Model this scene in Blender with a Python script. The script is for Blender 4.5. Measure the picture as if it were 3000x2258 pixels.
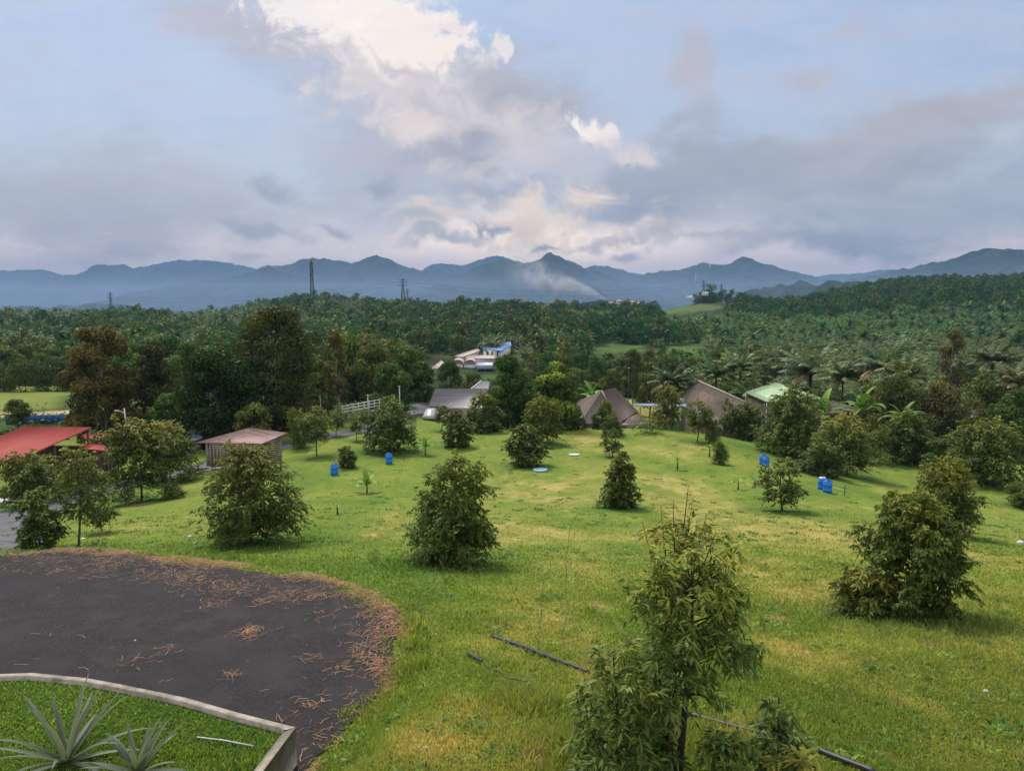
import bpy, math, random
import numpy as np
from mathutils import Vector
rng = np.random.default_rng(7)
random.seed(7)
S = bpy.context.scene
for o in list(bpy.data.objects): bpy.data.objects.remove(o)
COL = S.collection

# ------------------------------------------------------------------ camera
FPX = 2150.0                      # focal length in pixels of the 3000 px wide photograph
PITCH = math.atan((1129 - 870) / FPX)
cam = bpy.data.cameras.new('camera'); camo = bpy.data.objects.new('camera', cam); COL.objects.link(camo)
cam.sensor_width = 36; cam.lens = FPX / 3000 * 36; cam.clip_start = 0.1; cam.clip_end = 40000
camo.location = (0, 0, 0); camo.rotation_euler = (math.pi / 2 - PITCH, 0, 0)
S.camera = camo
S.render.resolution_x = 1024; S.render.resolution_y = 770

# ------------------------------------------------------------------ exposure, sun
EXPO = 1.6
S.view_settings.view_transform = 'Standard'; S.view_settings.look = 'None'
S.view_settings.exposure = EXPO; S.view_settings.gamma = 1
SUN_EL, SUN_AZ = math.radians(54), math.radians(-28)     # azimuth from straight ahead, soft light through cloud
sun = bpy.data.lights.new('sun', 'SUN'); suno = bpy.data.objects.new('sun', sun); COL.objects.link(suno)
sun.energy = 1.5; sun.angle = math.radians(15); sun.color = (1.0, 0.93, 0.82)
sd = Vector((math.sin(SUN_AZ) * math.cos(SUN_EL), math.cos(SUN_AZ) * math.cos(SUN_EL), math.sin(SUN_EL)))
suno.rotation_euler = sd.to_track_quat('Z', 'Y').to_euler(); suno.location = (0, 0, 60)
S.cycles.max_bounces = 6; S.cycles.diffuse_bounces = 2; S.cycles.glossy_bounces = 2
S.cycles.transmission_bounces = 3; S.cycles.transparent_max_bounces = 6; S.cycles.volume_bounces = 0
S.cycles.use_denoising = True

def srgb(r, g, b):
    f = lambda c: (c / 12.92 if c <= 0.04045 else ((c + 0.055) / 1.055) ** 2.4)
    return (f(r / 255), f(g / 255), f(b / 255))

def ray(px, py):                                  # direction through a point of the photograph
    dx, dy = (px - 1500) / FPX, (1129 - py) / FPX
    c, s = math.cos(PITCH), math.sin(PITCH)
    return np.array([dx, c + dy * s, -s + dy * c])
def uw(px, py):
    d = ray(px, py); return d[0] / d[1], d[2] / d[1]
def at_y(px, py, y):
    d = ray(px, py); return d * (y / d[1])
def at_z(px, py, z):
    d = ray(px, py); return d * (z / d[2])
def project(p):
    c, s = math.cos(PITCH), math.sin(PITCH)
    dep = p[1] * c - p[2] * s; up = p[1] * s + p[2] * c
    return 1500 + FPX * p[0] / dep, 1129 - FPX * up / dep

# ------------------------------------------------------------------ sky
W = bpy.data.worlds.new('World'); S.world = W; W.use_nodes = True
def node(nt, t, **kw):
    n = nt.nodes.new(t)
    for k, v in kw.items(): setattr(n, k, v)
    return n
def inp(nt, n, i, v):
    s = n.inputs[i]
    if isinstance(v, bpy.types.NodeSocket): nt.links.new(v, s)
    else: s.default_value = v
def math_(nt, op, a, b=None, clamp=False):
    n = node(nt, 'ShaderNodeMath', operation=op, use_clamp=clamp); inp(nt, n, 0, a)
    if b is not None: inp(nt, n, 1, b)
    return n.outputs[0]
def mapr(nt, v, a, b, c=0.0, d=1.0, smooth=True):
    n = node(nt, 'ShaderNodeMapRange'); n.interpolation_type = 'SMOOTHSTEP' if smooth else 'LINEAR'
    inp(nt, n, 0, v)
    for i, x in enumerate((a, b, c, d)): inp(nt, n, i + 1, x)
    return n.outputs[0]
def mixc(nt, f, a, b, blend='MIX'):
    n = node(nt, 'ShaderNodeMix', data_type='RGBA', blend_type=blend)
    inp(nt, n, 0, f)
    for i, x in ((6, a), (7, b)):
        if not isinstance(x, bpy.types.NodeSocket) and len(x) == 3: x = (*x, 1)
        inp(nt, n, i, x)
    return n.outputs[2]
def noise(nt, vec, scale, detail=4, rough=0.55, dims='3D', dist=0.0, out=0):
    n = node(nt, 'ShaderNodeTexNoise', noise_dimensions=dims)
    if vec is not None: nt.links.new(vec, n.inputs['Vector'])
    n.inputs['Scale'].default_value = scale; n.inputs['Detail'].default_value = detail
    n.inputs['Roughness'].default_value = rough; n.inputs['Distortion'].default_value = dist
    return n.outputs[out]

SKYSTR = 0.1
KS = 1.13 / (SKYSTR * 2 ** EXPO)                     # display-linear value -> node value
def skyc(r, g, b, k=1.0):
    q = srgb(r, g, b); l = .3 * q[0] + .55 * q[1] + .15 * q[2]; q = [x * .76 + l * .24 for x in q]; return (q[0] * KS * k * 1.01, q[1] * KS * k * 1.0, q[2] * KS * k * .94)
nt = W.node_tree; nt.nodes.clear()
out = node(nt, 'ShaderNodeOutputWorld'); bg = node(nt, 'ShaderNodeBackground')
bg.inputs['Strength'].default_value = SKYSTR
nt.links.new(bg.outputs[0], out.inputs[0])
skyt = node(nt, 'ShaderNodeTexSky'); skyt.sky_type = 'NISHITA'; skyt.sun_disc = False
skyt.sun_elevation = SUN_EL; skyt.sun_rotation = SUN_AZ
skyt.altitude = 100; skyt.dust_density = 2.0
tc = node(nt, 'ShaderNodeTexCoord')
sep = node(nt, 'ShaderNodeSeparateXYZ'); nt.links.new(tc.outputs['Generated'], sep.inputs[0])
X, Y, Z = sep.outputs
yy = math_(nt, 'MAXIMUM', Y, 0.08)
U = math_(nt, 'DIVIDE', X, yy); Wv = math_(nt, 'DIVIDE', Z, yy)
cmb = node(nt, 'ShaderNodeCombineXYZ'); nt.links.new(U, cmb.inputs[0]); nt.links.new(Wv, cmb.inputs[1])
P0 = cmb.outputs[0]
def warp(vec, scale, amp, detail=5):
    c = noise(nt, vec, scale, detail, 0.6, out=1)
    a = node(nt, 'ShaderNodeVectorMath', operation='SUBTRACT'); nt.links.new(c, a.inputs[0]); a.inputs[1].default_value = (.5, .5, .5)
    m = node(nt, 'ShaderNodeVectorMath', operation='MULTIPLY'); nt.links.new(a.outputs[0], m.inputs[0]); m.inputs[1].default_value = (amp, amp, 0)
    s = node(nt, 'ShaderNodeVectorMath', operation='ADD'); nt.links.new(vec, s.inputs[0]); nt.links.new(m.outputs[0], s.inputs[1])
    return s.outputs[0]
mapst = node(nt, 'ShaderNodeMapping'); mapst.inputs['Rotation'].default_value = (0, 0, math.radians(-14)); mapst.inputs['Scale'].default_value = (1, 3.4, 1)
nt.links.new(P0, mapst.inputs[0]); PST = mapst.outputs[0]
PW_soft = warp(P0, 5.0, 0.16)
PW_crisp = warp(warp(P0, 7.0, 0.09, 3), 26.0, 0.045, 6)
fb_st = noise(nt, PST, 5.5, 7, 0.62)
fb_fine = noise(nt, P0, 15, 8, 0.62, dist=0.6)
# clear air: blue from the sky texture under a thin veil
v_hi = skyc(164, 184, 220); v_lo = skyc(192, 192, 208); v_hz = skyc(236, 206, 202, 1.75)
col = mixc(nt, mapr(nt, Wv, 0.03, 0.36), v_lo, v_hi)
col = mixc(nt, mapr(nt, Wv, 0.13, 0.03, 0.0, 0.95), col, v_hz)
col = mixc(nt, 0.12, col, skyt.outputs[0])
# faint streaked veil everywhere
col = mixc(nt, mapr(nt, fb_st, 0.45, 0.75, 0, 0.42), col, skyc(188, 184, 200))
def blob(px, py, rx, ry, ang, color, amt, inner=0.1, vec=None, tex=None, tlo=0.35, thi=0.65):
    """a cloud patch: centre and radii read off the photograph, turned into directions of the sky"""
    global col
    u, w = uw(px, py)
    m = node(nt, 'ShaderNodeMapping', vector_type='TEXTURE')
    m.inputs['Location'].default_value = (u, w, 0); m.inputs['Rotation'].default_value = (0, 0, math.radians(ang))
    m.inputs['Scale'].default_value = (rx / FPX, ry / FPX, 1)
    nt.links.new(vec if vec is not None else PW_soft, m.inputs[0])
    ln = node(nt, 'ShaderNodeVectorMath', operation='LENGTH'); nt.links.new(m.outputs[0], ln.inputs[0])
    ds = ln.outputs['Value']
    if vec is PW_crisp: ds = math_(nt, 'ADD', ds, EDGE)
    else: ds = math_(nt, 'ADD', ds, EDGES)
    f = mapr(nt, ds, 1.0, inner, 0.0, amt)
    if tex is not None: f = math_(nt, 'MULTIPLY', f, mapr(nt, tex, tlo, thi))
    col = mixc(nt, f, col, color)
C = PW_crisp
EDGE = math_(nt, 'ADD', math_(nt, 'MULTIPLY', math_(nt, 'SUBTRACT', noise(nt, P0, 26, 9, .68, dist=.5), .5), 2.3), math_(nt, 'MULTIPLY', math_(nt, 'SUBTRACT', noise(nt, PST, 9, 5, .6), .5), 1.0))
EDGES = math_(nt, 'MULTIPLY', math_(nt, 'SUBTRACT', noise(nt, PST, 9, 8, .66, dist=.5), .5), 1.1)
# soft lilac bank left of the bright cloud
blob(800, 120, 520, 170, -22, skyc(188, 184, 202), .75)
blob(1150, 420, 420, 330, -40, skyc(190, 188, 206), .75)
blob(250, 560, 700, 200, 0, skyc(186, 188, 204), .7)
blob(500, 660, 900, 110, 0, skyc(188, 184, 200), .6, tex=fb_st, tlo=.2, thi=.6)
blob(1230, 260, 560, 250, -38, skyc(214, 206, 214), .85, inner=.1)
# grey bank, centre
blob(1500, 270, 260, 190, -20, skyc(180, 180, 198), .95)
blob(1640, 330, 220, 130, -10, skyc(176, 178, 198), .8)
# long wedge of grey cloud on the right
blob(2450, 470, 1150, 160, 12, skyc(180, 184, 202), .9, inner=.3)
blob(2750, 600, 800, 150, 6, skyc(174, 182, 204), .8, inner=.15)
blob(2750, 360, 520, 80, 14, skyc(184, 180, 196), .8)
blob(2000, 520, 560, 105, 10, skyc(170, 177, 197), .9, inner=.15)
blob(1800, 620, 340, 75, 4, skyc(157, 169, 192), .95, inner=.15)
blob(2600, 500, 420, 40, 12, skyc(168, 174, 194), .6)
blob(2900, 510, 170, 30, 10, skyc(186, 202, 222), .8)
blob(2960, 410, 110, 45, 10, skyc(190, 206, 226), .8)
blob(2350, 590, 420, 22, 12, skyc(196, 192, 206), .7)
blob(2450, 700, 520, 55, 4, skyc(164, 172, 196), .8)
# bright sunlit cumulus, top
blob(1080, 150, 480, 200, -34, skyc(230, 218, 222), .95, inner=.1, vec=C)
blob(1080, 50, 370, 160, -20, skyc(255, 244, 242), 1.0, inner=.45, vec=C)
blob(1210, 110, 150, 95, -30, skyc(255, 238, 234), 1.0, inner=.4, vec=C)
blob(880, 20, 150, 70, -30, skyc(250, 240, 244), .9, inner=.3, vec=C)
blob(1330, 115, 40, 26, -25, skyc(248, 232, 232), .9, inner=.3, vec=C)
blob(1465, 155, 34, 36, 0, skyc(240, 230, 236), .95, inner=.45, vec=C)
blob(1130, 280, 240, 60, -42, skyc(226, 212, 220), .85, inner=.1, vec=C)
blob(1260, 395, 330, 120, -20, skyc(240, 224, 222), .95, inner=.1, vec=C)
blob(1500, 400, 300, 140, -10, skyc(224, 212, 218), .85, inner=.1, vec=C)
blob(1000, 120, 200, 40, -38, skyc(206, 198, 212), .8, inner=.1, vec=C, tex=fb_fine, tlo=.4, thi=.6)
blob(1180, 190, 150, 34, -38, skyc(200, 194, 208), .8, inner=.1, vec=C)
blob(1280, 330, 260, 60, -30, skyc(196, 192, 206), .75, inner=.1, vec=C, tex=fb_fine, tlo=.4, thi=.58)
blob(1420, 260, 130, 60, -20, skyc(180, 180, 198), .7, inner=.1, vec=C)
# darker scud
blob(1330, 470, 190, 60, 8, skyc(166, 172, 194), .9, inner=.1)
blob(1150, 565, 60, 35, 0, skyc(166, 174, 196), .8)
blob(1450, 560, 260, 55, 0, skyc(176, 180, 200), .8)
blob(1420, 500, 160, 30, 20, skyc(214, 206, 214), .7, vec=C)
blob(820, 545, 110, 48, -14, skyc(164, 170, 190), .7)
blob(780, 670, 190, 32, -5, skyc(166, 174, 196), .65)
blob(1000, 660, 90, 24, -20, skyc(170, 176, 196), .65)
# bright tower right of centre
blob(1728, 372, 80, 42, -46, skyc(255, 240, 236), 1.0, inner=.45, vec=C)
blob(1690, 340, 40, 22, -60, skyc(255, 246, 242), 1.0, inner=.4, vec=C)
blob(1760, 400, 46, 30, -30, skyc(250, 236, 236), 1.0, inner=.3, vec=C)
blob(1830, 470, 110, 45, -28, skyc(238, 222, 226), .9, inner=.2, vec=C)
blob(1700, 470, 190, 90, 0, skyc(204, 202, 216), .8, inner=.1, vec=C)
# thin pinkish wisps, upper right
blob(1990, 200, 100, 180, 8, skyc(190, 184, 200), .8)
blob(2020, 380, 120, 110, 0, skyc(182, 184, 202), .75)
blob(2390, 215, 120, 45, -5, skyc(188, 186, 204), .75)
blob(2530, 90, 90, 80, 20, skyc(184, 186, 208), .6)
blob(1940, 400, 90, 50, 20, skyc(178, 182, 202), .7)
# warm glow over the middle of the ridge
blob(1600, 705, 600, 150, 0, skyc(255, 226, 206, 1.8), 1.0, inner=.1, vec=PW_soft)
blob(1560, 655, 230, 110, 14, skyc(255, 228, 204, 1.1), 1.0, inner=.1, vec=C)
blob(1350, 640, 240, 26, -6, skyc(246, 224, 214), .9, inner=.2, vec=C)
blob(1430, 665, 80, 18, -14, skyc(160, 170, 192), .8, inner=.2, vec=C)
blob(1300, 690, 130, 34, 0, skyc(176, 182, 200), .8, inner=.2)
blob(1240, 650, 90, 24, -10, skyc(184, 188, 204), .7, inner=.2)
blob(1830, 690, 300, 26, 8, skyc(222, 204, 208), .8, inner=.1, vec=C)
blob(1810, 738, 70, 26, 0, skyc(176, 184, 204), .75, inner=.1)
blob(1590, 720, 50, 9, 10, skyc(176, 172, 184), .8, inner=.2, vec=C)
blob(1665, 612, 20, 9, 0, skyc(220, 204, 206), .8, inner=.2, vec=C)
blob(2080, 690, 300, 30, 6, skyc(206, 196, 206), .7, inner=.1, vec=C)
blob(735, 755, 90, 26, 0, skyc(226, 200, 206), .7, inner=.1)
# fine structure in all the cloud
col = mixc(nt, mapr(nt, fb_fine, 0.35, 0.72, 0.0, 0.30), col, mixc(nt, 1.0, col, (1.13, 1.1, 1.1), 'MULTIPLY'))
col = mixc(nt, mapr(nt, fb_st, 0.60, 0.34, 0.0, 0.7), col, mixc(nt, 1.0, col, (.88, .91, .94), 'MULTIPLY'))
# behind and high overhead: broken cloud, brightened as added fill light for camera-facing sides
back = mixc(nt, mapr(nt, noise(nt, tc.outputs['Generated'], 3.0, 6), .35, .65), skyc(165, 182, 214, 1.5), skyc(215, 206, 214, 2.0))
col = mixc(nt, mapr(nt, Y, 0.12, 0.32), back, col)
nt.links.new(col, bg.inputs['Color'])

# ------------------------------------------------------------------ numpy noise
def _h(a, b, s):
    n = (a * 374761393 + b * 668265263 + s * 974634777) & 0xffffffff
    n = ((n ^ (n >> 13)) * 1274126177) & 0xffffffff
    return ((n ^ (n >> 16)) & 0xffff) / 65535.0
def vn(x, y, s=0):
    x = np.asarray(x, float); y = np.asarray(y, float)
    xi = np.floor(x).astype(np.int64); yi = np.floor(y).astype(np.int64)
    u = x - xi; v = y - yi; u = u * u * (3 - 2 * u); v = v * v * (3 - 2 * v)
    return (_h(xi, yi, s) * (1 - u) + _h(xi + 1, yi, s) * u) * (1 - v) + (_h(xi, yi + 1, s) * (1 - u) + _h(xi + 1, yi + 1, s) * u) * v
def fbm(x, y, s=0, o=4):
    t = 0; a = .5; n = 0
    for i in range(o):
        t = t + a * vn(x * 2 ** i + 17.3 * i, y * 2 ** i - 9.1 * i, s + i); n += a; a *= .5
    return t / n
def sstep(a, b, x):
    t = np.clip((np.asarray(x, float) - a) / (b - a), 0, 1); return t * t * (3 - 2 * t)
def lerp(a, b, t): return a + (b - a) * t
def poly_sd(px, py, poly):                        # signed distance to a polygon, negative inside
    d = np.full(np.shape(px), 1e9); ins = np.zeros(np.shape(px), bool)
    n = len(poly)
    for i in range(n):
        ax, ay = poly[i][0], poly[i][1]; bx, by = poly[(i + 1) % n][0], poly[(i + 1) % n][1]
        ex, ey = bx - ax, by - ay
        t = np.clip(((px - ax) * ex + (py - ay) * ey) / (ex * ex + ey * ey + 1e-12), 0, 1)
        d = np.minimum(d, np.hypot(px - ax - t * ex, py - ay - t * ey))
        c = ((ay > py) != (by > py)) & (px < (bx - ax) * (py - ay) / (by - ay + 1e-12) + ax)
        ins ^= c
    return np.where(ins, -d, d)

# ------------------------------------------------------------------ terrain height
def table(pts):
    xs = np.linspace(-80, 460, 5401); a = np.interp(xs, [p[0] for p in pts], [p[1] for p in pts])
    k = np.exp(-np.linspace(-2, 2, 41) ** 2); k /= k.sum()
    b = np.convolve(np.pad(a, 20, mode='edge'), k, 'valid')
    return lambda y: np.interp(y, xs, b)
PR = table([(-60, -4.7), (0, -4.8), (6, -5.1), (9, -5.6), (12, -6.2), (16, -7.1), (20, -8.0), (30, -10.2), (40, -12.0), (50, -13.6), (60, -14.8), (70, -15.4),
            (80, -15.7), (88, -16.1), (94, -17.0), (102, -19.2), (112, -20.4), (150, -23.5), (200, -26), (300, -28), (460, -29)])
PL = table([(-60, -4.7), (0, -4.8), (6, -5.1), (9, -5.6), (12, -6.2), (16, -7.1), (20, -8.0), (30, -10.2), (40, -12.0), (50, -13.6), (60, -14.8), (70, -15.3),
            (80, -15.5), (90, -15.7), (110, -16.3), (130, -17.6), (160, -20), (200, -23.5), (300, -27), (460, -29)])
SKYL = [(-900, 905, 700), (0, 906, 700), (250, 905, 700), (500, 912, 720), (600, 908, 760), (700, 897, 820), (800, 877, 900), (870, 867, 930), (930, 863, 950),
        (1010, 867, 930), (1100, 879, 850), (1200, 886, 760), (1300, 886, 720), (1400, 885, 700), (1500, 888, 690), (1600, 892, 690), (1750, 898, 700), (1850, 895, 720),
        (1950, 887, 760), (2000, 875, 800), (2050, 864, 820), (2130, 862, 820), (2180, 870, 820), (2250, 880, 840), (2350, 871, 900), (2450, 853, 950),
        (2550, 832, 980), (2650, 819, 1000), (2750, 815, 1000), (2900, 816, 1000), (3000, 810, 1000), (3400, 802, 1000), (4200, 810, 1000)]
_sa = np.array([(p[0] - 1500) / FPX for p in SKYL]); _sr = np.array([uw(1500, p[1])[1] for p in SKYL]); _sy = np.array([p[2] for p in SKYL], float)
CANOPY = 9.0
def Hbase(x, y):
    x = np.asarray(x, float); y = np.asarray(y, float)
    a = x / np.maximum(y, 1.0)
    w = sstep(-0.14, -0.04, a)
    z = lerp(PL(y), PR(y), w)
    z = z - 1.6 * sstep(14, 42, -x) * sstep(15, 40, y) * sstep(140, 90, y)
    z = z - 3.2 * sstep(16, 46, x) * sstep(8, 30, y) * sstep(220, 120, y)
    Dr = np.interp(a, _sa, _sy); zr = np.interp(a, _sa, _sr) * Dr - CANOPY
    t = sstep(0, 1, (y - 240) / np.maximum(Dr - 240, 1))
    z = lerp(z, zr, t)
    z = lerp(z, -75.0, sstep(0, 1, (y - Dr - 60) / 700))
    amp = sstep(100, 300, y) * sstep(2600, 1500, y)
    z = z + amp * 5.0 * (fbm(x / 90, y / 90, 3) - .5)
    z = z + sstep(5, 30, y) * sstep(110, 80, y) * 0.5 * (fbm(x / 7, y / 7, 5, 3) - .5)
    return z
# asphalt turning area and the raised planter in front of it
ZPAD, ZWALL, ZPLANT = -6.45, -5.9, -5.98
PADPX = [(-500, 1655), (-200, 1636), (0, 1625), (150, 1613), (280, 1611), (450, 1630), (600, 1650), (760, 1668), (900, 1692), (1000, 1716), (1090, 1752), (1150, 1796), (1172, 1850),
         (1166, 1920), (1140, 1980), (1090, 2040), (1030, 2100), (965, 2165), (905, 2240), (860, 2330), (800, 2330), (760, 2200), (500, 2150), (0, 2100), (-500, 2100)]
PAD = [tuple(at_z(px, py, ZPAD)[:2]) for px, py in PADPX]
WALLPX = [(-420, 1990), (-200, 1978), (0, 1973), (98, 1970), (253, 1985), (362, 2005), (542, 2042), (700, 2087), (790, 2110), (866, 2129)]
WALL = [tuple(at_z(px, py, ZWALL)[:2]) for px, py in WALLPX]           # outer edge of the wall top
WALL2 = tuple(at_z(738, 2300, ZWALL)[:2])
PLANT = WALL + [WALL2, (WALL2[0] - 1.2, 5.0), (-14, 5.0)]
def H(x, y):
    x = np.asarray(x, float); y = np.asarray(y, float)
    z = Hbase(x, y)
    near = (y < 28) & (y > 2) & (x < 6) & (x > -26)
    if np.any(near):
        xs, ys = np.where(near, x, 0), np.where(near, y, 15)
        d = poly_sd(xs, ys, PAD)
        z = np.where(near, lerp(z, ZPAD - .03, sstep(1.6, .05, d)), z)
        d = poly_sd(xs, ys, PLANT)
        z = np.where(near, lerp(z, ZPLANT, sstep(0.0, -.12, d)), z)
    return z
_TS = np.concatenate([np.linspace(3, 140, 900), np.geomspace(140.2, 3000, 1600)])
def ground(px, py):
    """the place on the ground seen at a point of the photograph"""
    d = ray(px, py); pts = d[None, :] * (_TS / d[1])[:, None]
    below = pts[:, 2] < H(pts[:, 0], pts[:, 1])
    i = int(np.argmax(below))
    if not below[i]: i = len(_TS) - 1
    lo, hi = _TS[max(i - 1, 0)], _TS[i]
    for _ in range(14):
        m = .5 * (lo + hi); p = d * (m / d[1])
        if p[2] < float(H(p[0], p[1])): hi = m
        else: lo = m
    p = d * (hi / d[1]); return np.array([p[0], p[1], float(H(p[0], p[1]))])
def hz(x, y): return float(H(np.array([x]), np.array([y]))[0])

# ------------------------------------------------------------------ mesh building
class MB:
    def __init__(s): s.v = []; s.f = []; s.c = []; s.n = 0
    def add(s, v, faces, col=None):
        v = np.asarray(v, float).reshape(-1, 3)
        for f in (faces if isinstance(faces, list) else [faces]):
            f = np.asarray(f, int)
            if f.size: s.f.append(f + s.n)
        s.v.append(v); s.n += len(v)
        if col is None: col = (1, 1, 1)
        col = np.asarray(col, float)
        s.c.append(np.broadcast_to(col, (len(v), 3)) if col.ndim == 1 else col)
        return s
    def box(s, c, size, rz=0.0, rx=0.0, col=None):
        h = np.array(size) / 2
        v = np.array([[i, j, k] for i in (-1, 1) for j in (-1, 1) for k in (-1, 1)], float) * h
        cx, sx = math.cos(rx), math.sin(rx); v = v @ np.array([[1, 0, 0], [0, cx, sx], [0, -sx, cx]])
        cz, sz = math.cos(rz), math.sin(rz); v = v @ np.array([[cz, sz, 0], [-sz, cz, 0], [0, 0, 1]])
        return s.add(v + np.array(c), np.array([[0, 1, 3, 2], [4, 6, 7, 5], [0, 4, 5, 1], [2, 3, 7, 6], [0, 2, 6, 4], [1, 5, 7, 3]]), col)
    def tube(s, pts, r, n=6, col=None, cap=True):
        pts = np.asarray(pts, float); m = len(pts); r = np.broadcast_to(np.asarray(r, float), (m,))
        t = np.gradient(pts, axis=0); t /= np.linalg.norm(t, axis=1)[:, None] + 1e-9
        ref = np.array([0, 0, 1.0]) if abs(t[:, 2]).mean() < .8 else np.array([1.0, 0, 0])
        a = np.cross(t, ref); a /= np.linalg.norm(a, axis=1)[:, None] + 1e-9; b = np.cross(t, a)
        th = np.arange(n) * 2 * math.pi / n
        v = pts[:, None] + r[:, None, None] * (np.cos(th)[None, :, None] * a[:, None] + np.sin(th)[None, :, None] * b[:, None])
        i = np.arange(m - 1)[:, None] * n; j = np.arange(n)[None, :]; k = (j + 1) % n
        q = np.stack([i + j, i + k, i + n + k, i + n + j], -1).reshape(-1, 4)
        fs = [q]
        if cap: fs += [np.arange(n)[None, ::-1], (np.arange(n) + (m - 1) * n)[None]]
        return s.add(v.reshape(-1, 3), fs, col)
    def slab(s, top, th, col=None):                # a plate: polygon of its top face, thickness straight down
        top = np.asarray(top, float); n = len(top)
        v = np.vstack([top, top - np.array([0, 0, th])])
        i = np.arange(n); side = np.stack([i, (i + 1) % n, (i + 1) % n + n, i + n], -1)
        return s.add(v, [np.arange(n)[None], np.arange(2 * n - 1, n - 1, -1)[None], side], col)
    def bar(s, a, b, w, h=None, col=None):
        return s.tube([a, b], [w / 2 * 1.2] * 2, 4, col)
    def mesh(s, name, mats, origin=(0, 0, 0), smooth=False):
        me = bpy.data.meshes.new(name)
        if s.n:
            v = np.vstack(s.v) - np.asarray(origin, float)
            me.vertices.add(len(v)); me.vertices.foreach_set('co', v.astype(np.float32).ravel())
            loops = np.concatenate([f.ravel() for f in s.f]); tot = np.concatenate([np.full(len(f), f.shape[1]) for f in s.f])
            me.loops.add(len(loops)); me.loops.foreach_set('vertex_index', loops.astype(np.int32))
            me.polygons.add(len(tot)); st = np.concatenate([[0], np.cumsum(tot)[:-1]])
            me.polygons.foreach_set('loop_start', st.astype(np.int32)); me.polygons.foreach_set('loop_total', tot.astype(np.int32))
            if smooth: me.polygons.foreach_set('use_smooth', np.ones(len(tot), bool))
            me.update(calc_edges=True)
            a = me.color_attributes.new('col', 'FLOAT_COLOR', 'POINT')
            c = np.vstack(s.c); a.data.foreach_set('color', np.hstack([c, np.ones((len(c), 1))]).astype(np.float32).ravel())
        for m in (mats if isinstance(mats, (list, tuple)) else [mats]): me.materials.append(m)
        return me
def thing(name, label, cat, loc=(0, 0, 0), rz=0.0, group=None):
    o = bpy.data.objects.new(name, None); COL.objects.link(o); o.empty_display_size = .2
    o.location = tuple(float(c) for c in loc); o.rotation_euler = (0, 0, rz)
    o['label'] = label; o['category'] = cat
    if group: o['group'] = group
    return o
def obj(name, me, parent=None, loc=(0, 0, 0), rz=0.0):
    o = bpy.data.objects.new(name, me); COL.objects.link(o); o.location = tuple(float(c) for c in loc); o.rotation_euler = (0, 0, rz)
    if parent: o.parent = parent
    return o
def tag(o, label, cat=None, group=None, kind=None):
    o['label'] = label
    if cat: o['category'] = cat
    if group: o['group'] = group
    if kind: o['kind'] = kind
    return o
def part(name, mb, mat, parent, smooth=False, top=None):     # mb in world coordinates
    org = np.array((top or parent).location)
    return obj(name, mb.mesh(name, mat, org, smooth), parent)
def subpart(name, mb, mat, parent, top, smooth=False): return part(name, mb, mat, parent, smooth, top)
def single(name, mb, mat, label, cat, loc, group=None, kind=None, smooth=False):
    o = obj(name, mb.mesh(name, mat, loc, smooth), None, loc)
    return tag(o, label, cat, group, kind)

# ------------------------------------------------------------------ materials
def mat(name): 
    m = bpy.data.materials.new(name); m.use_nodes = True; t = m.node_tree; t.nodes.clear()
    o = node(t, 'ShaderNodeOutputMaterial'); return m, t, o
def attr(t, n='col'):
    a = node(t, 'ShaderNodeAttribute'); a.attribute_name = n; return a.outputs['Color']
def objc(t): return node(t, 'ShaderNodeTexCoord').outputs['Object']
def geop(t): return node(t, 'ShaderNodeNewGeometry').outputs['Position']
def bump(t, h, strength, dist=0.05):
    b = node(t, 'ShaderNodeBump'); b.inputs['Strength'].default_value = strength; b.inputs['Distance'].default_value = dist
    t.links.new(h, b.inputs['Height']); return b.outputs[0]
def princ(t, o, base, rough=.8, spec=.25, normal=None, metal=0.0):
    p = node(t, 'ShaderNodeBsdfPrincipled'); inp(t, p, 'Base Color', base if isinstance(base, bpy.types.NodeSocket) else (*base, 1))
    inp(t, p, 'Roughness', rough); p.inputs['Specular IOR Level'].default_value = spec; p.inputs['Metallic'].default_value = metal
    if normal is not None: t.links.new(normal, p.inputs['Normal'])
    if o is not None: t.links.new(p.outputs[0], o.inputs[0])
    return p
def leaf_mat(name, gloss=.35, trans=.3, sat=1.0):
    m, t, o = mat(name)
    oi = node(t, 'ShaderNodeObjectInfo'); r = oi.outputs['Random']
    h = node(t, 'ShaderNodeHueSaturation'); t.links.new(attr(t), h.inputs['Color'])
    inp(t, h, 'Hue', mapr(t, r, 0, 1, .488, .512, False)); inp(t, h, 'Value', mapr(t, math_(t, 'FRACT', math_(t, 'MULTIPLY', r, 7.13)), 0, 1, .98, 1.36, False))
    h.inputs['Saturation'].default_value = sat
    p = princ(t, None, h.outputs[0], .5, gloss)
    tr = node(t, 'ShaderNodeBsdfTranslucent'); t.links.new(mixc(t, 1.0, h.outputs[0], (1.2, 1.25, .6), 'MULTIPLY'), tr.inputs[0])
    mx = node(t, 'ShaderNodeMixShader'); mx.inputs[0].default_value = trans
    t.links.new(p.outputs[0], mx.inputs[1]); t.links.new(tr.outputs[0], mx.inputs[2]); t.links.new(mx.outputs[0], o.inputs[0])
    return m
def rough_mat(name, c1, c2, scale=3.0, rough=.85, bstr=.3, bdist=.02, detail=6, spec=.2, c3=None, scale3=.4):
    m, t, o = mat(name); p = objc(t)
    n = noise(t, p, scale, detail, .65); c = mixc(t, mapr(t, n, .3, .7), c1, c2)
    if c3: c = mixc(t, mapr(t, noise(t, p, scale3, 5, .6), .5, .72), c, c3)
    princ(t, o, c, rough, spec, bump(t, n, bstr, bdist)); return m
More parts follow.
